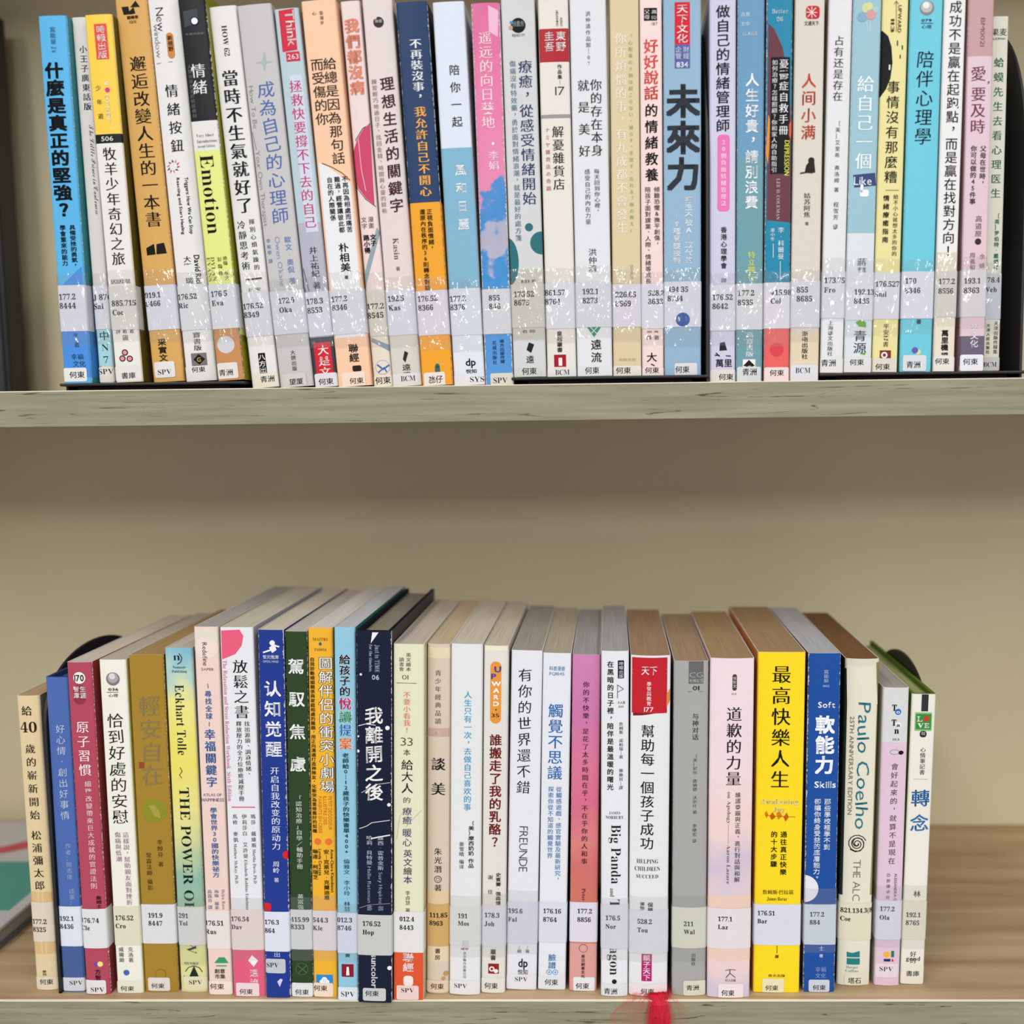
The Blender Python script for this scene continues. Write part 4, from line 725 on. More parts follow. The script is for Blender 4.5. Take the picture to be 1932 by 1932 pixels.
book('L',1184,629,670,1184,1888,639,676,None,'#93c8dc','#46888c','#c0c4c8','light blue paperback with multicoloured title, call number 012.3 8746',[
 ('V','給孩子的',.5,1234,1314,21,'#f2f8fa','B',.0002),('V','給孩子的',.5,1234,1314,20,'#1c1c22','b',.0003),('V','悅讀提案',.5,1315,1415,25,'#f2f8fa','B',.0002),
 ('V','悅',.5,1315,1340,23,'#d8386c','b',.0003),('V','讀',.5,1340,1365,23,'#4aa07c','b',.0003),('V','提',.5,1365,1390,23,'#3a8cc8','b',.0003),('V','案',.5,1390,1415,23,'#ec7c3c','b',.0003),
 ('V','老師給0—12歲孩子的快樂書單400+',.5,1420,1612,11.5,'#1f4c58','b'),('V','倫雅文·李小玲·林慧',.5,1620,1720,11.5,'#1f4c58','m'),('call','012.3','8746',.03,1740,1755,1722,1798,'#dde2f0',(1706,1815)),('V','賣',.5,1799,1806,9,'#26444c','b'),
 ('rr',.2,.78,1819,1843,'#8c1d34',.5),('p',[(.42,1840),(.45,1824),(.55,1824),(.58,1840)],'#f4ece8',3),('br','SPV',.5,1870,1880,.02,.98,1862,1887,'#e0e6ea')],wear=.1)
book('L',1191,674.5,743,1191,1893,679,741,None,'#151c33','#151b26','#8d8878','midnight navy hardback with white ink specks and brush title, call number 176.52 Hop',[
 ('p',[(703,1214),(706,1193),(718,1193)],'#f0eee8'),('R','Just in TIME',.6,1216,1268,13,'#a8b0c4','s'),('R','for the timeless.',.42,1216,1268,9,'#a8b0c4','S'),('H','06',.55,1273,1282,14,'#c9cedc','b'),
 ('V','我離開之後',.5,1332,1512,33,'#eeece8','H'),('c',.13,1273,2.4,'#e8e6e2'),('c',.88,1373,4.2,'#f0eeea'),('c',.05,1390,2,'#e8e6e2'),('c',.04,1418,3,'#e8e6e2'),('c',.92,1518,3.4,'#f0eeea'),('c',.93,1826,4,'#f0eeea'),
 ('ln',[(680,1370),(694,1366),(712,1368)],1.6,'#d8d6d2'),('ln',[(686,1496),(712,1480),(738,1476)],1.2,'#c8c6c2'),('ln',[(682,1564),(695,1559),(705,1552),(738,1547)],1.4,'#d8d6d2'),('ln',[(704,1582),(722,1578),(738,1575)],2.4,'#eceae6'),('ln',[(682,1714),(700,1707),(738,1704)],1,'#8c8e96'),
 ('V','蘇西·霍普金斯',.68,1576,1642,11,'#b8bece','m'),('R','Suzy Hopkins 著',.68,1645,1718,10,'#a8aebe','g'),('V','哈莉·貝特曼',.36,1576,1632,11,'#b8bece','m'),('R','Hallie Bateman 繪',.36,1635,1718,10,'#a8aebe','g'),
 ('R','suncolor',.5,1800,1864,16,'#e8e8ea','b'),('call','176.52','Hop',.16,1747,1763,1726,1802,'#c9cac4',None),('br',HD,.42,1869,1879,.16,.82,1864,1888,'#c9cac8')],wear=.5,hard=True)
book('L',1216,744,801.5,1216,1888,742.6,799.5,None,'#e4e4c4','#cfc49c','#c8beb0','pale green cream paperback with orange red foot, call number 012.4 8443',[
 ('V','英文繪本',.5,1231,1267,9,'#44463a','m'),('V','讀書會',.28,1240,1267,9,'#44463a','m'),('H','01',.4,1273,1282,12,'#44463a','t'),('ln',[(.12,1289),(.75,1289)],1,'#6a6c5a'),
 ('V','不要小看我！',.45,1304,1384,13,'#e0846a','m'),('H','33',.45,1391,1407,23,'#4a4c44','t'),('V','本',.45,1412,1427,13,'#4a4c44','m'),('V','給大人',.46,1432,1498,21,'#1d2230','g'),('V','的',.45,1503,1516,14,'#5c6068','m'),('V','療癒',.46,1522,1556,17,'#4a5474','g'),('V','暖心',.46,1562,1598,17,'#4a5474','g'),('V','英文繪本',.48,1602,1668,16,'#3a4054','g'),('V','李貞慧 著',.48,1680,1722,9,'#44464a','m'),
 ('ln',[(744,1590),(772,1554),(796,1528)],1.6,'#c9c9b4'),('ln',[(750,1584),(756,1540),(770,1524)],1.2,'#c9c9b4'),('b',0,1,1797,1900,'#e2562e',1),('call','012.4','8443',.22,1738,1754,1720,1797,'#e4e2de',None),('V','聯經',.5,1797,1834,20,'#f4e4dc','b'),('rr',.34,.66,1841,1860,'#f4e4dc',6),
 ('br','SPV',.48,1863,1872,.12,.84,1859,1886,'#eed2c8')],wear=.15)
book('L',1216,803,847,1216,1875,800,843.7,None,'#d9c9b6','#c2ae92','#c9b698','tan paperback with number 11 band and worn cream head, call number 111.85',[
 ('b',0,1,1222,1242,'#e6d9b4',1),('ln',[(803,1248),(846,1248)],1,'#a8987c'),('V','青少年經典品讀',.48,1262,1368,11,'#6a5c4a','m'),('rr',0,1,1374,1390,'#c8a898',.1),('H','11',.46,1379,1387,12,'#f0e2d8','b'),('ln',[(803,1391),(846,1391)],1,'#efe4d6'),
 ('V','談美',.5,1418,1512,25,'#221c1a','M'),('V','朱光潛',.5,1598,1648,14,'#2c2420','m'),('c',.5,1659,7,'#3a322c'),('c',.5,1659,5.6,'#d9c9b6',3),('c',.5,1659,3.6,'#3a322c',4),('c',.5,1659,2.6,'#d9c9b6',5),('V','著',.5,1668,1682,14,'#2c2420','m'),('b',0,1,1680,1706,'#e2c8a0',1),
 ('call','111.85','8963',.15,1731,1746,1706,1785,'#cfa868',None),('V','書房',.5,1788,1812,10,'#3a3028','k'),('b',0,1,1786,1815,'#e6d2ae',1),('c',.85,1837,5,'#c09a5c'),('c',.75,1846,4,'#c09a5c'),('br',HD,.48,1855,1866,.02,.98,1850,1872,'#e4cfb4')],wear=.35,bulge=.0016)
book('L',1216,849,908,1216,1878,847.5,906,None,'#e6e7e5','#c9c8c0','#cfc8b6','plain white paperback with thin blue title column, call number 191 Mos',[
 ('V','人生只有一次，去做自己喜欢的事',.55,1303,1530,14,'#46a0cc','g'),('V','（美）摩西奶奶 作品',.68,1548,1638,10,'#2a2a2c','b'),('V','姜雪晴 编译',.38,1588,1640,9,'#44464a','g'),
 ('call','191','Mos',.28,1732,1746,1712,1784,'#e2e2dc',(1690,1806)),('H','NEW',.5,1788,1792,14,'#b03038','b'),('V','北京聯合出版公司',.5,1795,1846,6,'#55565a','m'),('rr',.42,.62,1774,1786,'#c2c2c6',2,8),('br','SPV',.38,1855,1864,.02,.98,1850,1876,'#e3e4e2')],wear=.2,bulge=.0012)
book('L',1219,912,959.6,1219,1874,907,951,None,'#e3dfd6','#cac5ba','#c9c1ad','off white worn paperback with orange pill emblem, call number 178.3 Joh',[
 ('b',.02,.98,1219,1228,'#eee8ca',1),('rr',.28,.72,1248,1365,'#e89640',10),('H','U',.58,1257,1268,13,'#4a5298','B'),('H','P',.42,1271,1281,10,'#4a5298','B'),('V','WARD',.52,1284,1334,15,'#fbf4ea','B'),('c',.52,1339,1.5,'#33261a',4),('H','35',.5,1346,1353,15,'#33261a','g'),
 ('V','誰搬走了我的乳酪？',.52,1384,1600,22,'#7a1f1a','b'),('V','史賓賽·強森博',.68,1646,1708,9,'#2c2a28','b'),('V','謝 佳',.36,1646,1692,9,'#2c2a28','m'),
 ('call','178.3','Joh',.14,1731,1747,1708,1786,'#dadae0',(1686,1806)),('V','叢書',.5,1790,1812,10,'#33302e','b'),('rr',.3,.74,1818,1837,'#8c2c28',.5),('c',.45,1828,5,'#f0e6e0',3),('c',.45,1828,2.4,'#8c2c28',4),('c',.62,1832,4,'#f0e6e0',3),('br',HD,.42,1854,1865,.02,.98,1845,1873,'#e4e0d8')],wear=.5,bulge=.001)
book('L',1228,966,1024,1228,1868,954,1012,None,'#e6e6ea','#cfcfd2','#a59f94','white paperback with black handwritten title, call number 195.6 Fal',[
 ('V','有你的世界還不錯',.46,1258,1500,25,'#17161a','h'),('R','FREUNDE',.5,1559,1645,23,'#2a292e','t'),('call','195.6','Fal',.05,1723,1739,1702,1780,'#dadbe6',(1680,1800)),
 ('V','｜繪',.42,1783,1798,8,'#444','m'),('V','｜著',.68,1783,1798,8,'#444','m'),('H','dp',.55,1808,1824,18,'#17161a','b'),('H','悦知',.54,1829,1838,19,'#2c2b30','g'),('br','SPV',.5,1842,1851,.02,.98,1838,1866,'#e4e4e8')],wear=.1)
book('L',1233,1024,1078,1233,1868,1015,1066.5,None,'#e6e8ec','#c9cbd0','#b5ac98','white paperback with bright blue title, call number 176.16 8764',[
 ('H','科普漫遊',.5,1257,1265,29,'#5c94c4','g'),('H','FQ1045',.5,1268,1274,28,'#5c94c4','g'),('V','觸覺不思議',.48,1326,1472,27,'#2c6cb0','g'),
 ('V','從觸感遊戲、感官實驗及最新研究，',.64,1483,1664,10.5,'#4a84bc','g'),('V','探索你從不知道的觸覺世界',.36,1483,1620,10.5,'#4a84bc','g'),('call','176.16','8764',.16,1723,1739,1702,1778,'#dadce6',None),
 ('V','臉譜',.5,1799,1828,14,'#4a8cc4','k'),('c',.4,1834,5.5,'#7ab0d8'),('c',.4,1834,3.6,'#e6e8ec',3),('c',.62,1834,5.5,'#7ab0d8'),('c',.62,1834,3.6,'#e6e8ec',3),('c',.4,1834,1.5,'#2c5c84',4),('c',.62,1834,1.5,'#2c5c84',4),('br',HD,.48,1847,1858,.02,.98,1842,1866,'#e2e4e6')],wear=.15)
book('L',1236,1080,1133.5,1236,1870,1074,1125,None,'#cf6f9c','#a8506c','#a3a1a0','magenta to coral paperback with thin black text, call number 177.2 8856',[
 ('V','你的不快樂，是花了太多時間在乎，不在乎你的人和事',.5,1284,1632,11.5,'#3a1830','m'),('R','Peter',.5,1676,1700,9,'#3a1830','S'),('b',0,1,1780,1880,'#dda096',2),
 ('call','177.2','8856',.28,1723,1739,1702,1777,'#dfdae6',None),('c',.5,1789,8,'#7a3c44',4),('c',.5,1789,7,'#dda096',5),('V','是日創意文化',.5,1800,1845,6.5,'#4a2430','b',.0004),('br',HD,.48,1857,1868,.16,.92,1843,1870,'#e9e8ea')],wear=.1,
 grad=(.03,[(0,'#dc8f80'),(.28,'#d07860'),(.38,'#d4706c'),(.45,'#dc847c'),(.55,'#d86e88'),(.7,'#dc7896'),(.82,'#cc78a6'),(1,'#cf86b4')]))
book('L',1229,1134,1187,1229,1880,1134,1184,None,'#e8e8ea','#c9c9cc','#a9a7a8','white paperback with large sideways English title at foot, call number 176.5 Nor',[
 ('V','在黑暗的日子裡，陪伴是最溫暖的曙光',.34,1246,1492,12,'#1c1b1f','b'),('rr',.6,.82,1246,1280,'#1c1b1f',.5),('V','時報出版',.71,1248,1279,8,'#f0f0f0','k'),('ln',[(1165,1317),(1165,1292),(1176,1300),(1165,1306)],1,'#333'),('H','大人國',.72,1323,1328,14,'#333','m'),('H','005',.72,1331,1335,10,'#666','g'),
 ('V','詹姆斯·諾柏瑞—著',.72,1362,1432,7.5,'#333','m'),('V','鄭煥昇—譯',.72,1450,1490,7.5,'#333','m'),('H','JAMES',.5,1531,1536,21,'#333','S'),('H','NORBURY',.5,1539,1545,33,'#333','S'),
 ('R','Big Panda',.56,1556,1668,26,'#1c1b1f','S'),('R','and',.42,1676,1692,11,'#444','S'),('R','Tiny Dragon',.52,1697,1840,26,'#1c1b1f','S'),('c',.5,1852,4.5,'#222'),
 ('call','176.5','Nor',.18,1736,1752,1707,1790,'#dedee4',(1694,1812)),('br',QZ,.36,1866,1877,.02,.98,1856,1879,'#dfe0e2')],wear=.05,bulge=.001)
book('L',1238,1189.4,1267,1238,1880,1186.5,1258.5,None,'#e8e8e6','#c4c2bd','#a3866a','wide white hardback with red head panel 177 and red tassel beneath',[
 ('p',[(.9,1310),(.99,1300),(.99,1322),(.9,1336)],'#d88a3c'),('p',[(.01,1344),(.95,1342),(.3,1350),(.01,1352)],'#7a2420',1),('b',.04,.91,1241,1346,'#c4222e',2),
 ('H','天下',.46,1257,1273,30,'#f6eeee','k'),('ln',[(1193,1264),(1258,1264)],.6,'#dc7a7c'),('ln',[(1193,1271),(1258,1271)],.6,'#dc7a7c'),('V','學習與教育',.46,1286,1332,9,'#f3dcdc','b'),('H','177',.46,1334,1343,18,'#f6eeee','g'),
 ('V','幫助每一個孩子成功',.44,1366,1604,25,'#1d1b1e','g'),('H','HELPING',.46,1621,1629,40,'#33302e','S'),('H','CHILDREN',.46,1635,1643,47,'#33302e','S'),('H','SUCCEED',.46,1650,1657,41,'#33302e','S'),
 ('V','保羅',.54,1702,1722,10,'#2c2a2a','b'),('V','張怡沁',.34,1702,1724,8,'#2c2a2a','b'),('call','528.2','Tou',.22,1743,1759,1718,1799,'#dedfe6',(1692,1816)),('rr',.33,.59,1800,1851,'#b8286c',.5,3),('V','親子天下',.46,1801,1850,13,'#f4e4ec','b'),
 ('br',HD,.48,1865,1875,.02,.98,1856,1879,'#eddfdd')],wear=.1,bulge=.0022,rough=.35)
book('L',1248,1272,1338,1248,1879,1267.5,1332,None,'#aaa9a4','#8d8b84','#a58e70','grey paperback with dark grey CG tab, call number 211 Wal',[
 ('rr',.42,.84,1245,1290,'#6b6a68',.5),('H','CG',.63,1268,1278,25,'#b4b3ae','t'),('H','与神对话',.63,1281,1288,26,'#dad9d4','k'),('H','01',.63,1294,1302,13,'#4a4946','b'),('ln',[(.4,1305),(.82,1305)],1,'#77756f'),
 ('V','与神对话',.62,1345,1397,12,'#3a3936','g'),('V','［美］尼尔·唐纳德·沃尔什 著',.62,1422,1536,8,'#55534e','m'),('V','李继宏 译',.62,1554,1590,8,'#55534e','m'),
 ('call','211','Wal',.34,1747,1762,1712,1789,'#dcdccb',(1690,1815)),('V','出版社',.62,1798,1822,8,'#44423e','m'),('br',QZ,.6,1858,1868,.34,.98,1850,1878,'#d8d6c2')],wear=.25,bulge=.0016)
book('L',1243,1341,1424,1243,1883,1334,1415,None,'#eed9da','#c9a8a8','#a88d68','blush pink watercolour paperback, serif title, call number 177.1 Laz',[
 ('rr',.5,.6,1272,1303,'#4a4038',4),('V','悅知文',.55,1276,1298,6,'#e8dcd4','b'),('H','04',.54,1307,1311,9,'#a8968e','g'),('V','道歉的力量',.55,1332,1484,28,'#241e20','m'),
 ('V','維護尊嚴與正義、進行對話與和解',.66,1494,1665,10.5,'#4a3c42','m'),('R','on Apology———Aaron Lazare',.46,1494,1668,9,'#5c4c54','S'),
 ('b',0,1,1690,1714,'#ecccb8',2),('b',0,1,1790,1812,'#ecccb8',2),('call','177.1','Laz',.24,1738,1753,1714,1790,'#e6dcdb',None),
 ('ln',[(1369,1831),(1376,1829),(1388,1830)],1,'#3a3236'),('ln',[(1377,1830),(1377,1836),(1370,1844)],1.4,'#3a3236'),('ln',[(1377,1836),(1387,1844)],1.2,'#3a3236'),('H','好人出版',.54,1847,1852,20,'#6a5a5c','m'),('br',HD,.48,1869,1880,.26,.84,1856,1883,'#efe0dc')],wear=.15,bulge=.0016,
 grad=(.05,[(0,'#d0c4d4'),(.1,'#efd2cc'),(.2,'#f0d8cc'),(.4,'#cfc2d2'),(.5,'#f0d4cc'),(.7,'#f0d9dc'),(1,'#f0dcdf')]))
book('L',1231,1431,1520,1231,1873,1420,1509,None,'#fbdb22','#d88a4c','#a58a66','thick bright yellow paperback with large black title, call number 176.51 Bar',[
 ('V','最高快樂人生',.5,1252,1490,34,'#1d1a12','m'),('H','Awakening',.5,1507,1517,70,'#f4ecb4','s'),('H','Joy',.5,1522,1531,22,'#f4ecb4','s'),
 ('p',[(1443,1534),(1447,1530),(1450,1538),(1446,1544)],'#dd7a20',3),('p',[(1452,1540),(1458,1532),(1463,1542),(1456,1547)],'#c85a1c',3),('p',[(1465,1534),(1471,1530),(1476,1540),(1468,1546)],'#dd7a20',3),('p',[(1478,1542),(1484,1533),(1488,1541),(1482,1550)],'#c85a1c',3),('ln',[(1444,1538),(1470,1540),(1500,1541)],1,'#a8641c'),
 ('V','通往真正快樂',.6,1567,1652,12,'#2c2614','b'),('V','的十大步驟',.4,1567,1637,12,'#2c2614','b'),('H','詹姆斯·巴拉茲',.5,1679,1687,58,'#3a3216','m'),('H','James Baraz',.48,1692,1699,37,'#3a3216','S'),
 ('call','176.51','Bar',.08,1727,1742,1706,1783,'#dadae4',None),('ln',[(.5,1784),(.5,1798)],1,'#3a3216'),('V','譯',.5,1801,1808,7,'#3a3216','b'),('H','春天出版',.5,1838,1843,32,'#3a3216','m'),('br',HD,.4,1861,1871,.2,.66,1846,1872,'#ece2bc')],wear=.1)
book('L',1233,1526,1587,1233,1872,1515,1575,None,'#1d4f9c','#3a3f4c','#b5b7ba','royal blue paperback with heavy rounded white title, call number 177.2 884',[
 ('V','富能量',.55,1263,1288,9,'#b4c4e0','m'),('H','062',.55,1292,1296,12,'#b4c4e0','S'),('H','Soft',.58,1324,1335,32,'#f2f5fa','b'),('V','軟能力',.54,1348,1462,34,'#f2f5fa','B'),('H','Skills',.58,1474,1486,40,'#f2f5fa','b'),
 ('V','那些學校裡學不到',.66,1506,1604,12,'#e6ecf6','b'),('V','卻讓你終身受益的底層能力。',.36,1506,1662,12,'#e6ecf6','b'),('c',-.02,1677,27,'#e4e6ea'),
 ('call','177.2','884',.18,1729,1744,1706,1782,'#d3dae4',(1676,1797)),('V','士',.55,1784,1794,10,'#dce4f0','m'),('V','著',.55,1799,1807,7,'#dce4f0','b'),('H','幸福',.54,1824,1833,20,'#8ca4d0','m'),('H','文化',.54,1836,1845,20,'#8ca4d0','m'),('br',HD,.5,1862,1872,.18,.82,1848,1871,'#ccd3de')],wear=.6)
book('L',1244,1596,1661.5,1244,1860,1580,1641,None,'#e6e1cc','#2a3430','#7c5c3c','heavily worn cream paperback with spiral and teal signature, call number 821.134.3',[
 ('p',[(.0,1262),(.04,1262),(.08,1330),(.09,1500),(.10,1690),(.0,1690)],'#26302c',1),('p',[(.9,1250),(.99,1250),(.99,1330),(.93,1290)],'#8f7c48',1),('p',[(.96,1330),(.99,1330),(.99,1690),(.92,1690),(.97,1500)],'#a08c54',1),('b',.0,1,1240,1256,'#dcd8c2',1),
 ('R','Paulo Coelho',.6,1325,1565,34,'#2f7886','h'),('R','25TH ANNIVERSARY EDITION',.24,1352,1538,11,'#8a7a54','g'),('R','THE ALC',.5,1622,1700,20,'#6a6448','t'),
 ('ln',[(1617+ (2.5+q*1.05)*math.cos(q*.62)*.98,1591+(2.5+q*1.05)*math.sin(q*.62)) for q in range(0,41) if (2.5+q*1.05)<18][:16],1.7,'#1d1b18'),
 ('ln',[(1617+ (2+q*.42)*math.cos(q*.5),1592+(2+q*.42)*math.sin(q*.5)) for q in range(0,38)],1.6,'#1d1b18'),
 ('call','821.134.3(8','Coe',.06,1722,1738,1704,1774,'#e2dcc0',None),('p',[(1598,1806),(1598,1796),(1608,1798),(1622,1794),(1622,1806)],'#2c8080'),('rr',1598,1622,1808,1820,'#2c8080',.5),('H','Harper',.44,1822,1827,22,'#5c8c8c','S'),('H','Collins',.44,1829,1834,24,'#5c8c8c','S'),
 ('br','塔石',.52,1844,1855,.22,.86,1838,1858,'#e4dfc8')],wear=1.0,bulge=.0018)
book('L',1298,1667,1717,1298,1860,1650,1697,None,'#e2c6d6','#c9c4a8','#a8a29a','pink and grey paperback with sleeping face doodle, call number 177.2 Ola',[
 ('b',0,1,1298,1401,'#d9dad6',1),('H','T',.44,1329,1341,9,'#1b1a1c','s'),('c',.58,1343,6,'#2f70b8'),('H','o',.58,1339,1346,7,'#e8eef4','b',.0003),('H','T',.44,1357,1369,9,'#1b1a1c','s'),('c',.6,1368,5.5,'#f2f2ee'),('H','a',.6,1364,1371,7,'#555','s',.0003),('H','n',.55,1372,1384,9,'#1b1a1c','s'),('H','153',.54,1393,1397,12,'#555','g'),
 ('c',.5,1419,9,'#8c8688',2,5),('c',.5,1419,8,'#d8ccd2',3,4),('c',.74,1420,5,'#1b1a1c',4,4),
 ('V','會好起來的，就算不是現在',.52,1438,1632,13,'#3a3238','h'),('V','亞歷珊卓拉',.42,1646,1698,7,'#4a4248','h'),('R','ALESSANDRA O',.7,1648,1700,7,'#5c5258','g'),
 ('call','177.2','Ola',.14,1719,1735,1699,1773,'#dfdfea',(1672,1788)),('c',.45,1801,6,'#f0b83c'),('rr',.62,.74,1794,1806,'#2f7a50',.3),('rr',.34,.6,1809,1814,'#26325c',.3),('p',[(.63,1814),(.68,1808),(.74,1814)],'#c4303c'),('br','SPV',.45,1823,1832,.04,.9,1818,1844,'#ead9e2')],wear=.35,bulge=.001)
book('L',1310,1721,1767,1310,1857,1698.5,1742.5,None,'#ece8da','#5f7a2c','#9aa06c','slim ivory hardback with green LOVE badge, rightmost on the lower shelf',[
 ('rr',.4,.68,1310,1342,'#33353a',.3),('rr',.16,.86,1344,1379,'#8cc07c',2),('rr',.2,.82,1347,1376,'#3f8c3c',.5,3),('H','L',.36,1351,1361,11,'#f4f4ee','s',.0003),('c',.62,1356,5.5,'#c84030',4),('H','VE',.52,1364,1373,22,'#f4f4ee','s',.0003),
 ('rr',.38,.66,1379,1391,'#33353a',5),('H','02',.52,1381,1386,7,'#eee','s',.0003),('V','心情筆記書',.54,1409,1462,10,'#55554e','g'),('ln',[(.22,1470),(.78,1470)],.8,'#aaa89c'),
 ('V','轉念',.52,1482,1576,33,'#2c6cac','k'),('V','林',.55,1679,1693,13,'#3a3a34','m'),
 ('call','192.1','8765',.14,1730,1745,1700,1772,'#e4e0cc',(1670,1790)),('V','好的',.5,1794,1818,11,'#44423c','g'),('H','good',.5,1804,1812,25,'#2c2a26','g',.0004),('br','書庫',.5,1831,1841,.04,.96,1820,1856,'#e8e4d4')],wear=.05,hard=True)

# ------------------------------------------------------------------ bookcase
E_MAT,T_MAT=wood_edge(),wood_top()
WALL=plain('beige_laminate','#d6ccaa',.45,.3,6,.04)
BY=at_z(1800,1556,0.0).y            # back panel
T_B=0.0212
Z_TOP=Z_UP+(Z_UP-0)+.004
bc=empty('bookcase',(0,BY/2,-T_B),'beige bookcase with sage streaked wooden shelf fronts holding both rows of books','bookcase')
def part(name,x0,x1,y0,y1,z0,z1,mats,parent=bc,midx=None,bv=0):
    v,f=box_vf(x0,x1,y0,y1,z0,z1); off=Vector(bc.location)
    v=[tuple(Vector(p)-off) for p in v]
    o=mesh_obj(name,v,f,mats,parent,midx)
    if bv: bevel(o,bv,2)
    return o
X0,X1=-.62,.62
for z in (0.0,Z_UP,Z_TOP):
    b_=part('shelf_board',X0,X1,.0012,BY,z-T_B,z,[T_MAT])
    e_=part('edge_strip',X0,X1,0.0,.0012,z-T_B,z-.0002,[E_MAT],b_)
    l_=part('edge_highlight',X0,X1,-.0002,.0014,z-.0004,z+.00012,[ink('#efe6cf',.4)],b_)  # highlight along the front top edge, painted as a thin pale strip
part('back_panel',X0,X1,BY,BY+.012,-.45,Z_TOP+.02,[WALL])
part('side_panel',X0-.018,X0,0,BY,-.45,Z_TOP+.02,[WALL]); part('side_panel',X1,X1+.018,0,BY,-.45,Z_TOP+.02,[WALL])

# ------------------------------------------------------------------ books
for b in BOOKS: solve(b)
U=[b for b in BOOKS if b['row']=='U']; L_=[b for b in BOOKS if b['row']=='L']
PLX=at_y(1329,400,.010).x+.0008     # upright of the middle bookend
iu=next(i for i,b in enumerate(U) if 'three huge' in b['label'])
relax(U[:iu+1],[(iu,'r',PLX-.0002)]); relax(U[iu+1:],[(0,'l',PLX+.0022)])
relax(L_,[])
for k_ in ('xa','xb'): L_[0][k_]=min(L_[0][k_],L_[1][k_]-L_[1]['w']/2-.0026-L_[0]['w']/2)
prescan()
for R_ in (U,L_):
    for a,c in zip(R_,R_[1:]):
        for k in ('xa','xb'):
            ov=(a[k]+a['w']/2)-(c[k]-c['w']/2)
            if ov>.0001: print('OVER',a['label'][:30],k,round(ov*1000,2))
for b in BOOKS: build(b)

# ------------------------------------------------------------------ bookends
def bookend(x, ycen, z, height, half, footdir, footlen, label, yfoot0, face='thin', group='black metal bookends'):
    r=empty('bookend',(x,ycen,z),label,'bookend',group); bm=black_metal()
    # upright: half-ellipse topped plate in the y-z plane
    n=24; st=height*.55; out=[(-half,0.0)]+[(-half*math.cos(math.pi*k/n),st+(height-st)*math.sin(math.pi*k/n)) for k in range(n+1)]+[(half,0.0)]
    t=.0018; m=len(out)
    V=[(sx,y,zz) for sx in (0,t) for y,zz in out]
    Fc=[tuple(range(m-1,-1,-1)),tuple(range(m,2*m))]+[(i,(i+1)%m,(i+1)%m+m,i+m) for i in range(m)]
    up=mesh_obj('upright_plate',V,Fc,bm,r); bevel(up,.0006,2)
    x0,x1=(0,footlen) if footdir>0 else (-footlen,t)
    y0=yfoot0-ycen
    v,f=box_vf(x0,x1,y0,half,BASE_T-.0018,BASE_T); o=mesh_obj('foot_plate',v,f,bm,r); bevel(o,.0007,2)
    v,f=box_vf(x0+.010,x1-.010,y0+.002,half-.004,0,BASE_T-.0018); mesh_obj('rubber_pad',v,f,ink('#0c0c0c',.9),r)
    return r
fx=lambda i,s: U[i]['xa']+s*U[i]['w']/2
bookend(fx(0,-1)-.0024,.075,Z_UP+.0001,.155,.062,1,at_y(474,730,.01).x-fx(0,-1),'black bookend foot under the leftmost books of the upper shelf',.006)
bookend(PLX,.074,Z_UP+.0001,.222,.0655,-1,PLX-at_y(966,730,.01).x,'black bookend standing between the steel blue and lavender books',.0065)
bookend(at_y(1922,600,.016).x,.083,Z_UP+.0001,.222,.070,-1,at_y(1922,700,.01).x-at_y(1540,700,.01).x,'black bookend closing the right end of the upper shelf',.008)
yb=at_y(0,0,0).y
xl=L_[0]['xa']+L_[0]['w']/2+.0006
def low_end(x,label,d):
    r=empty('bookend',(x,.072 if d>0 else .093,.0001),label,'bookend','black metal bookends'); bm=black_metal()
    n=28; half=.064 if d>0 else .060; height=.218 if d>0 else .199; st=.168 if d>0 else .155; out=[(-half,0.0)]+[(-half*math.cos(math.pi*k/n),st+(height-st)*math.sin(math.pi*k/n)**(.7 if d>0 else .9)) for k in range(n+1)]+[(half,0.0)]
    t=.0018*(-d); m=len(out); V=[(sx,y,zz) for sx in (0,t) for y,zz in out]
    Fc=[tuple(range(m-1,-1,-1)),tuple(range(m,2*m))]+[(i,(i+1)%m,(i+1)%m+m,i+m) for i in range(m)]
    o=mesh_obj('upright_plate',V,Fc,bm,r)
    v,f=box_vf(min(0,t),max(0,t),-half,half,0,.001); mesh_obj('foot_lip',v,f,bm,r)
    return r
b1=L_[1]; b0=L_[0]
e1=low_end(b1['xa']-b1['w']/2-.0003,'black bookend with domed top behind the blue hardback, lower shelf left',1)
e1.rotation_euler=(0,math.atan((b1['xb']-b1['xa'])/.18),0)
be=L_[-1]; e2=low_end(be['xa']+be['w']/2+.0004,'black bookend with domed top at right end of lower shelf books',-1); e2.rotation_euler=(0,math.atan((be['xb']-be['xa'])/.18),0)

# ------------------------------------------------------------------ folder at the left of the upper shelf
xr=at_y(57,700,.245).x
fb=empty('document_folder',(xr-.04,.23,Z_UP),'thin dark charcoal folder standing upright at far left of upper shelf','folder')
v,f=box_vf(-.16,.04,-.014,.012,0,.31); bevel(mesh_obj('case',v,f,plain('charcoal_board','#17181b',.4,.4),fb),.002)
v,f=box_vf(-.158,.036,-.0152,-.0142,.003,.306); mesh_obj('front_card',v,f,plain('slate_card','#3a3d44',.45,.4),fb)
v,f=box_vf(-.15,.024,-.0166,-.0154,.010,.018); mesh_obj('painted_reflection',v,f,plain('reflection_grey','#85898f',.4,.5),fb)  # whitish reflection near the folder's foot, painted as a grey strip

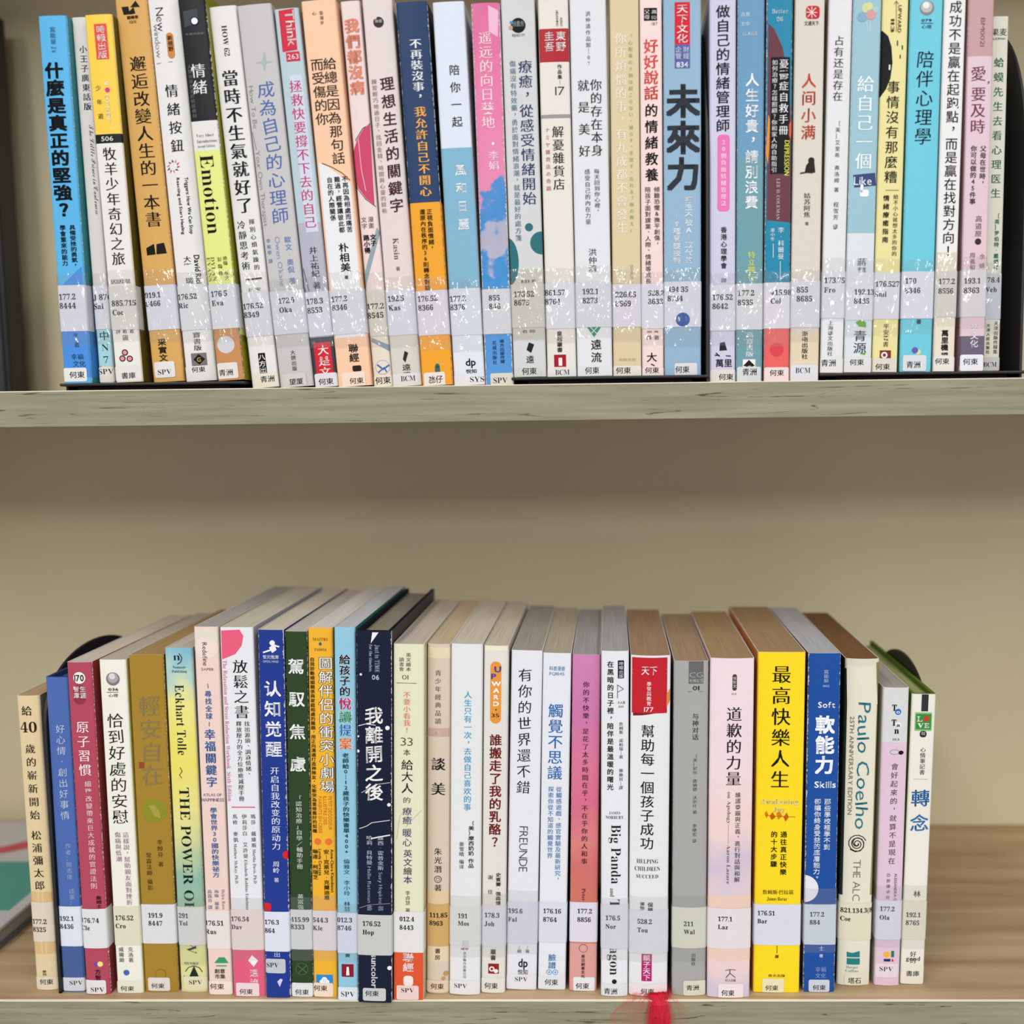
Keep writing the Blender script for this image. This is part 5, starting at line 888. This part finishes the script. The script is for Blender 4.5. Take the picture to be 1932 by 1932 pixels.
# ------------------------------------------------------------------ magazine lying flat at the left of the lower shelf
def flat_book():
    p=at_z(0,1792,0.0); q=at_z(57,1747,0.0); x=p.x+.0
    h=.0150; xx=x
    y0=.045; y1=BY-.02
    r=empty('picture_book',(xx,y0,0),'large flat lying book with teal, white and red cover at lower left','book')
    wd=.21
    v,f=box_vf(-wd,0,0,y1-y0,h-.0025,h); bevel(mesh_obj('cover',v,f,plain('pale_cover','#cfcdd2',.35,.4),r),.0004)
    v,f=box_vf(-wd,0,0,y1-y0,0,.0025); mesh_obj('back_cover',v,f,plain('grey_cover','#6d6f72',.5,.3),r)
    v,f=box_vf(-wd+.004,-.003,.003,y1-y0-.003,.0026,h-.0026); mesh_obj('page_block',v,f,pages_mat('#a09d98'),r)
    def zy(py): return at_z(20,py,h).y-y0
    v,f=box_vf(-wd+.004,-.009,max(zy(1718),.03),zy(1626),h,h+.0002); mesh_obj('colour_panel',v,f,ink('#4f9c90',.35),r)
    yy=(zy(1612)+zy(1572))/2
    V=[];Fc=[];n=24
    for k in range(n+1):
        a=k/n; x_=-.15+a*.135; c=yy+.012*math.sin(a*9); V+=[(x_,c-.008,h+.0002),(x_,c+.008+.004*math.sin(a*23),h+.0002)]
    for k in range(n): Fc.append((2*k,2*k+2,2*k+3,2*k+1))
    mesh_obj('printed_ribbon',V,Fc,ink('#c8565c',.35),r)
    return r
flat_book()

# ------------------------------------------------------------------ red tassel hanging from the white hardback over the shelf front
def tassel():
    p0=at_z(1240,1879,.0035); V=[];Fc=[]; rnd=random.Random(3)
    def strand(pts,rad):
        n=len(pts)
        for i,p in enumerate(pts):
            d=(pts[min(i+1,n-1)]-pts[max(i-1,0)]).normalized(); a=d.orthogonal().normalized(); c=d.cross(a)
            for k in range(3): q=k*2.094; V.append(tuple(p+(a*math.cos(q)+c*math.sin(q))*rad))
            if i:
                b=len(V)-6
                for k in range(3): k2=(k+1)%3; Fc.append((b+k,b+k2,b+k2+3,b+k+3))
    for i in range(480):
        wisp=i>=420
        sx=rnd.gauss(0,.0065) if not wisp else rnd.gauss(-.003,.008)
        off=rnd.gauss(0,.0031) if not wisp else (rnd.uniform(-.030,.0) if rnd.random()<.75 else rnd.uniform(0,.017))
        y0=.0005-rnd.uniform(0,.0012)
        pts=[Vector((p0.x+sx*.6,.010+rnd.uniform(0,.004),.0008+rnd.uniform(0,.002))),Vector((p0.x+.0005+off*.5+sx*.4,.002,.0012+rnd.uniform(0,.002))),Vector((p0.x+.0012+off*.8,-.0012-rnd.uniform(0,.0015),-.0015))]
        L=rnd.uniform(.05,.07) if not wisp else rnd.uniform(.012,.06); ph=rnd.uniform(0,6.3); am=rnd.uniform(.0004,.0016)*(1.6 if wisp else 1)
        for k in range(1,9):
            t=k/8; pts.append(Vector((p0.x+.0014+off*(1+.25*t*(1 if wisp else 0))+am*math.sin(ph+t*(3 if wisp else 7)), -.0016-rnd.uniform(0,.0022), -.002-L*t)))
        strand(pts,rnd.uniform(.00007,.00013) if not wisp else .00005)
    m,nt,b=new_mat('red_thread'); b.inputs['Base Color'].default_value=rgb('#dc1636'); b.inputs['Roughness'].default_value=.5
    o=mesh_obj('tassel',[tuple(Vector(v)-Vector((p0.x,0,0))) for v in V],Fc,m); o.location=(p0.x,0,0); tag(o,'red silk tassel hanging from white hardback over lower shelf edge','tassel'); return o
tassel()
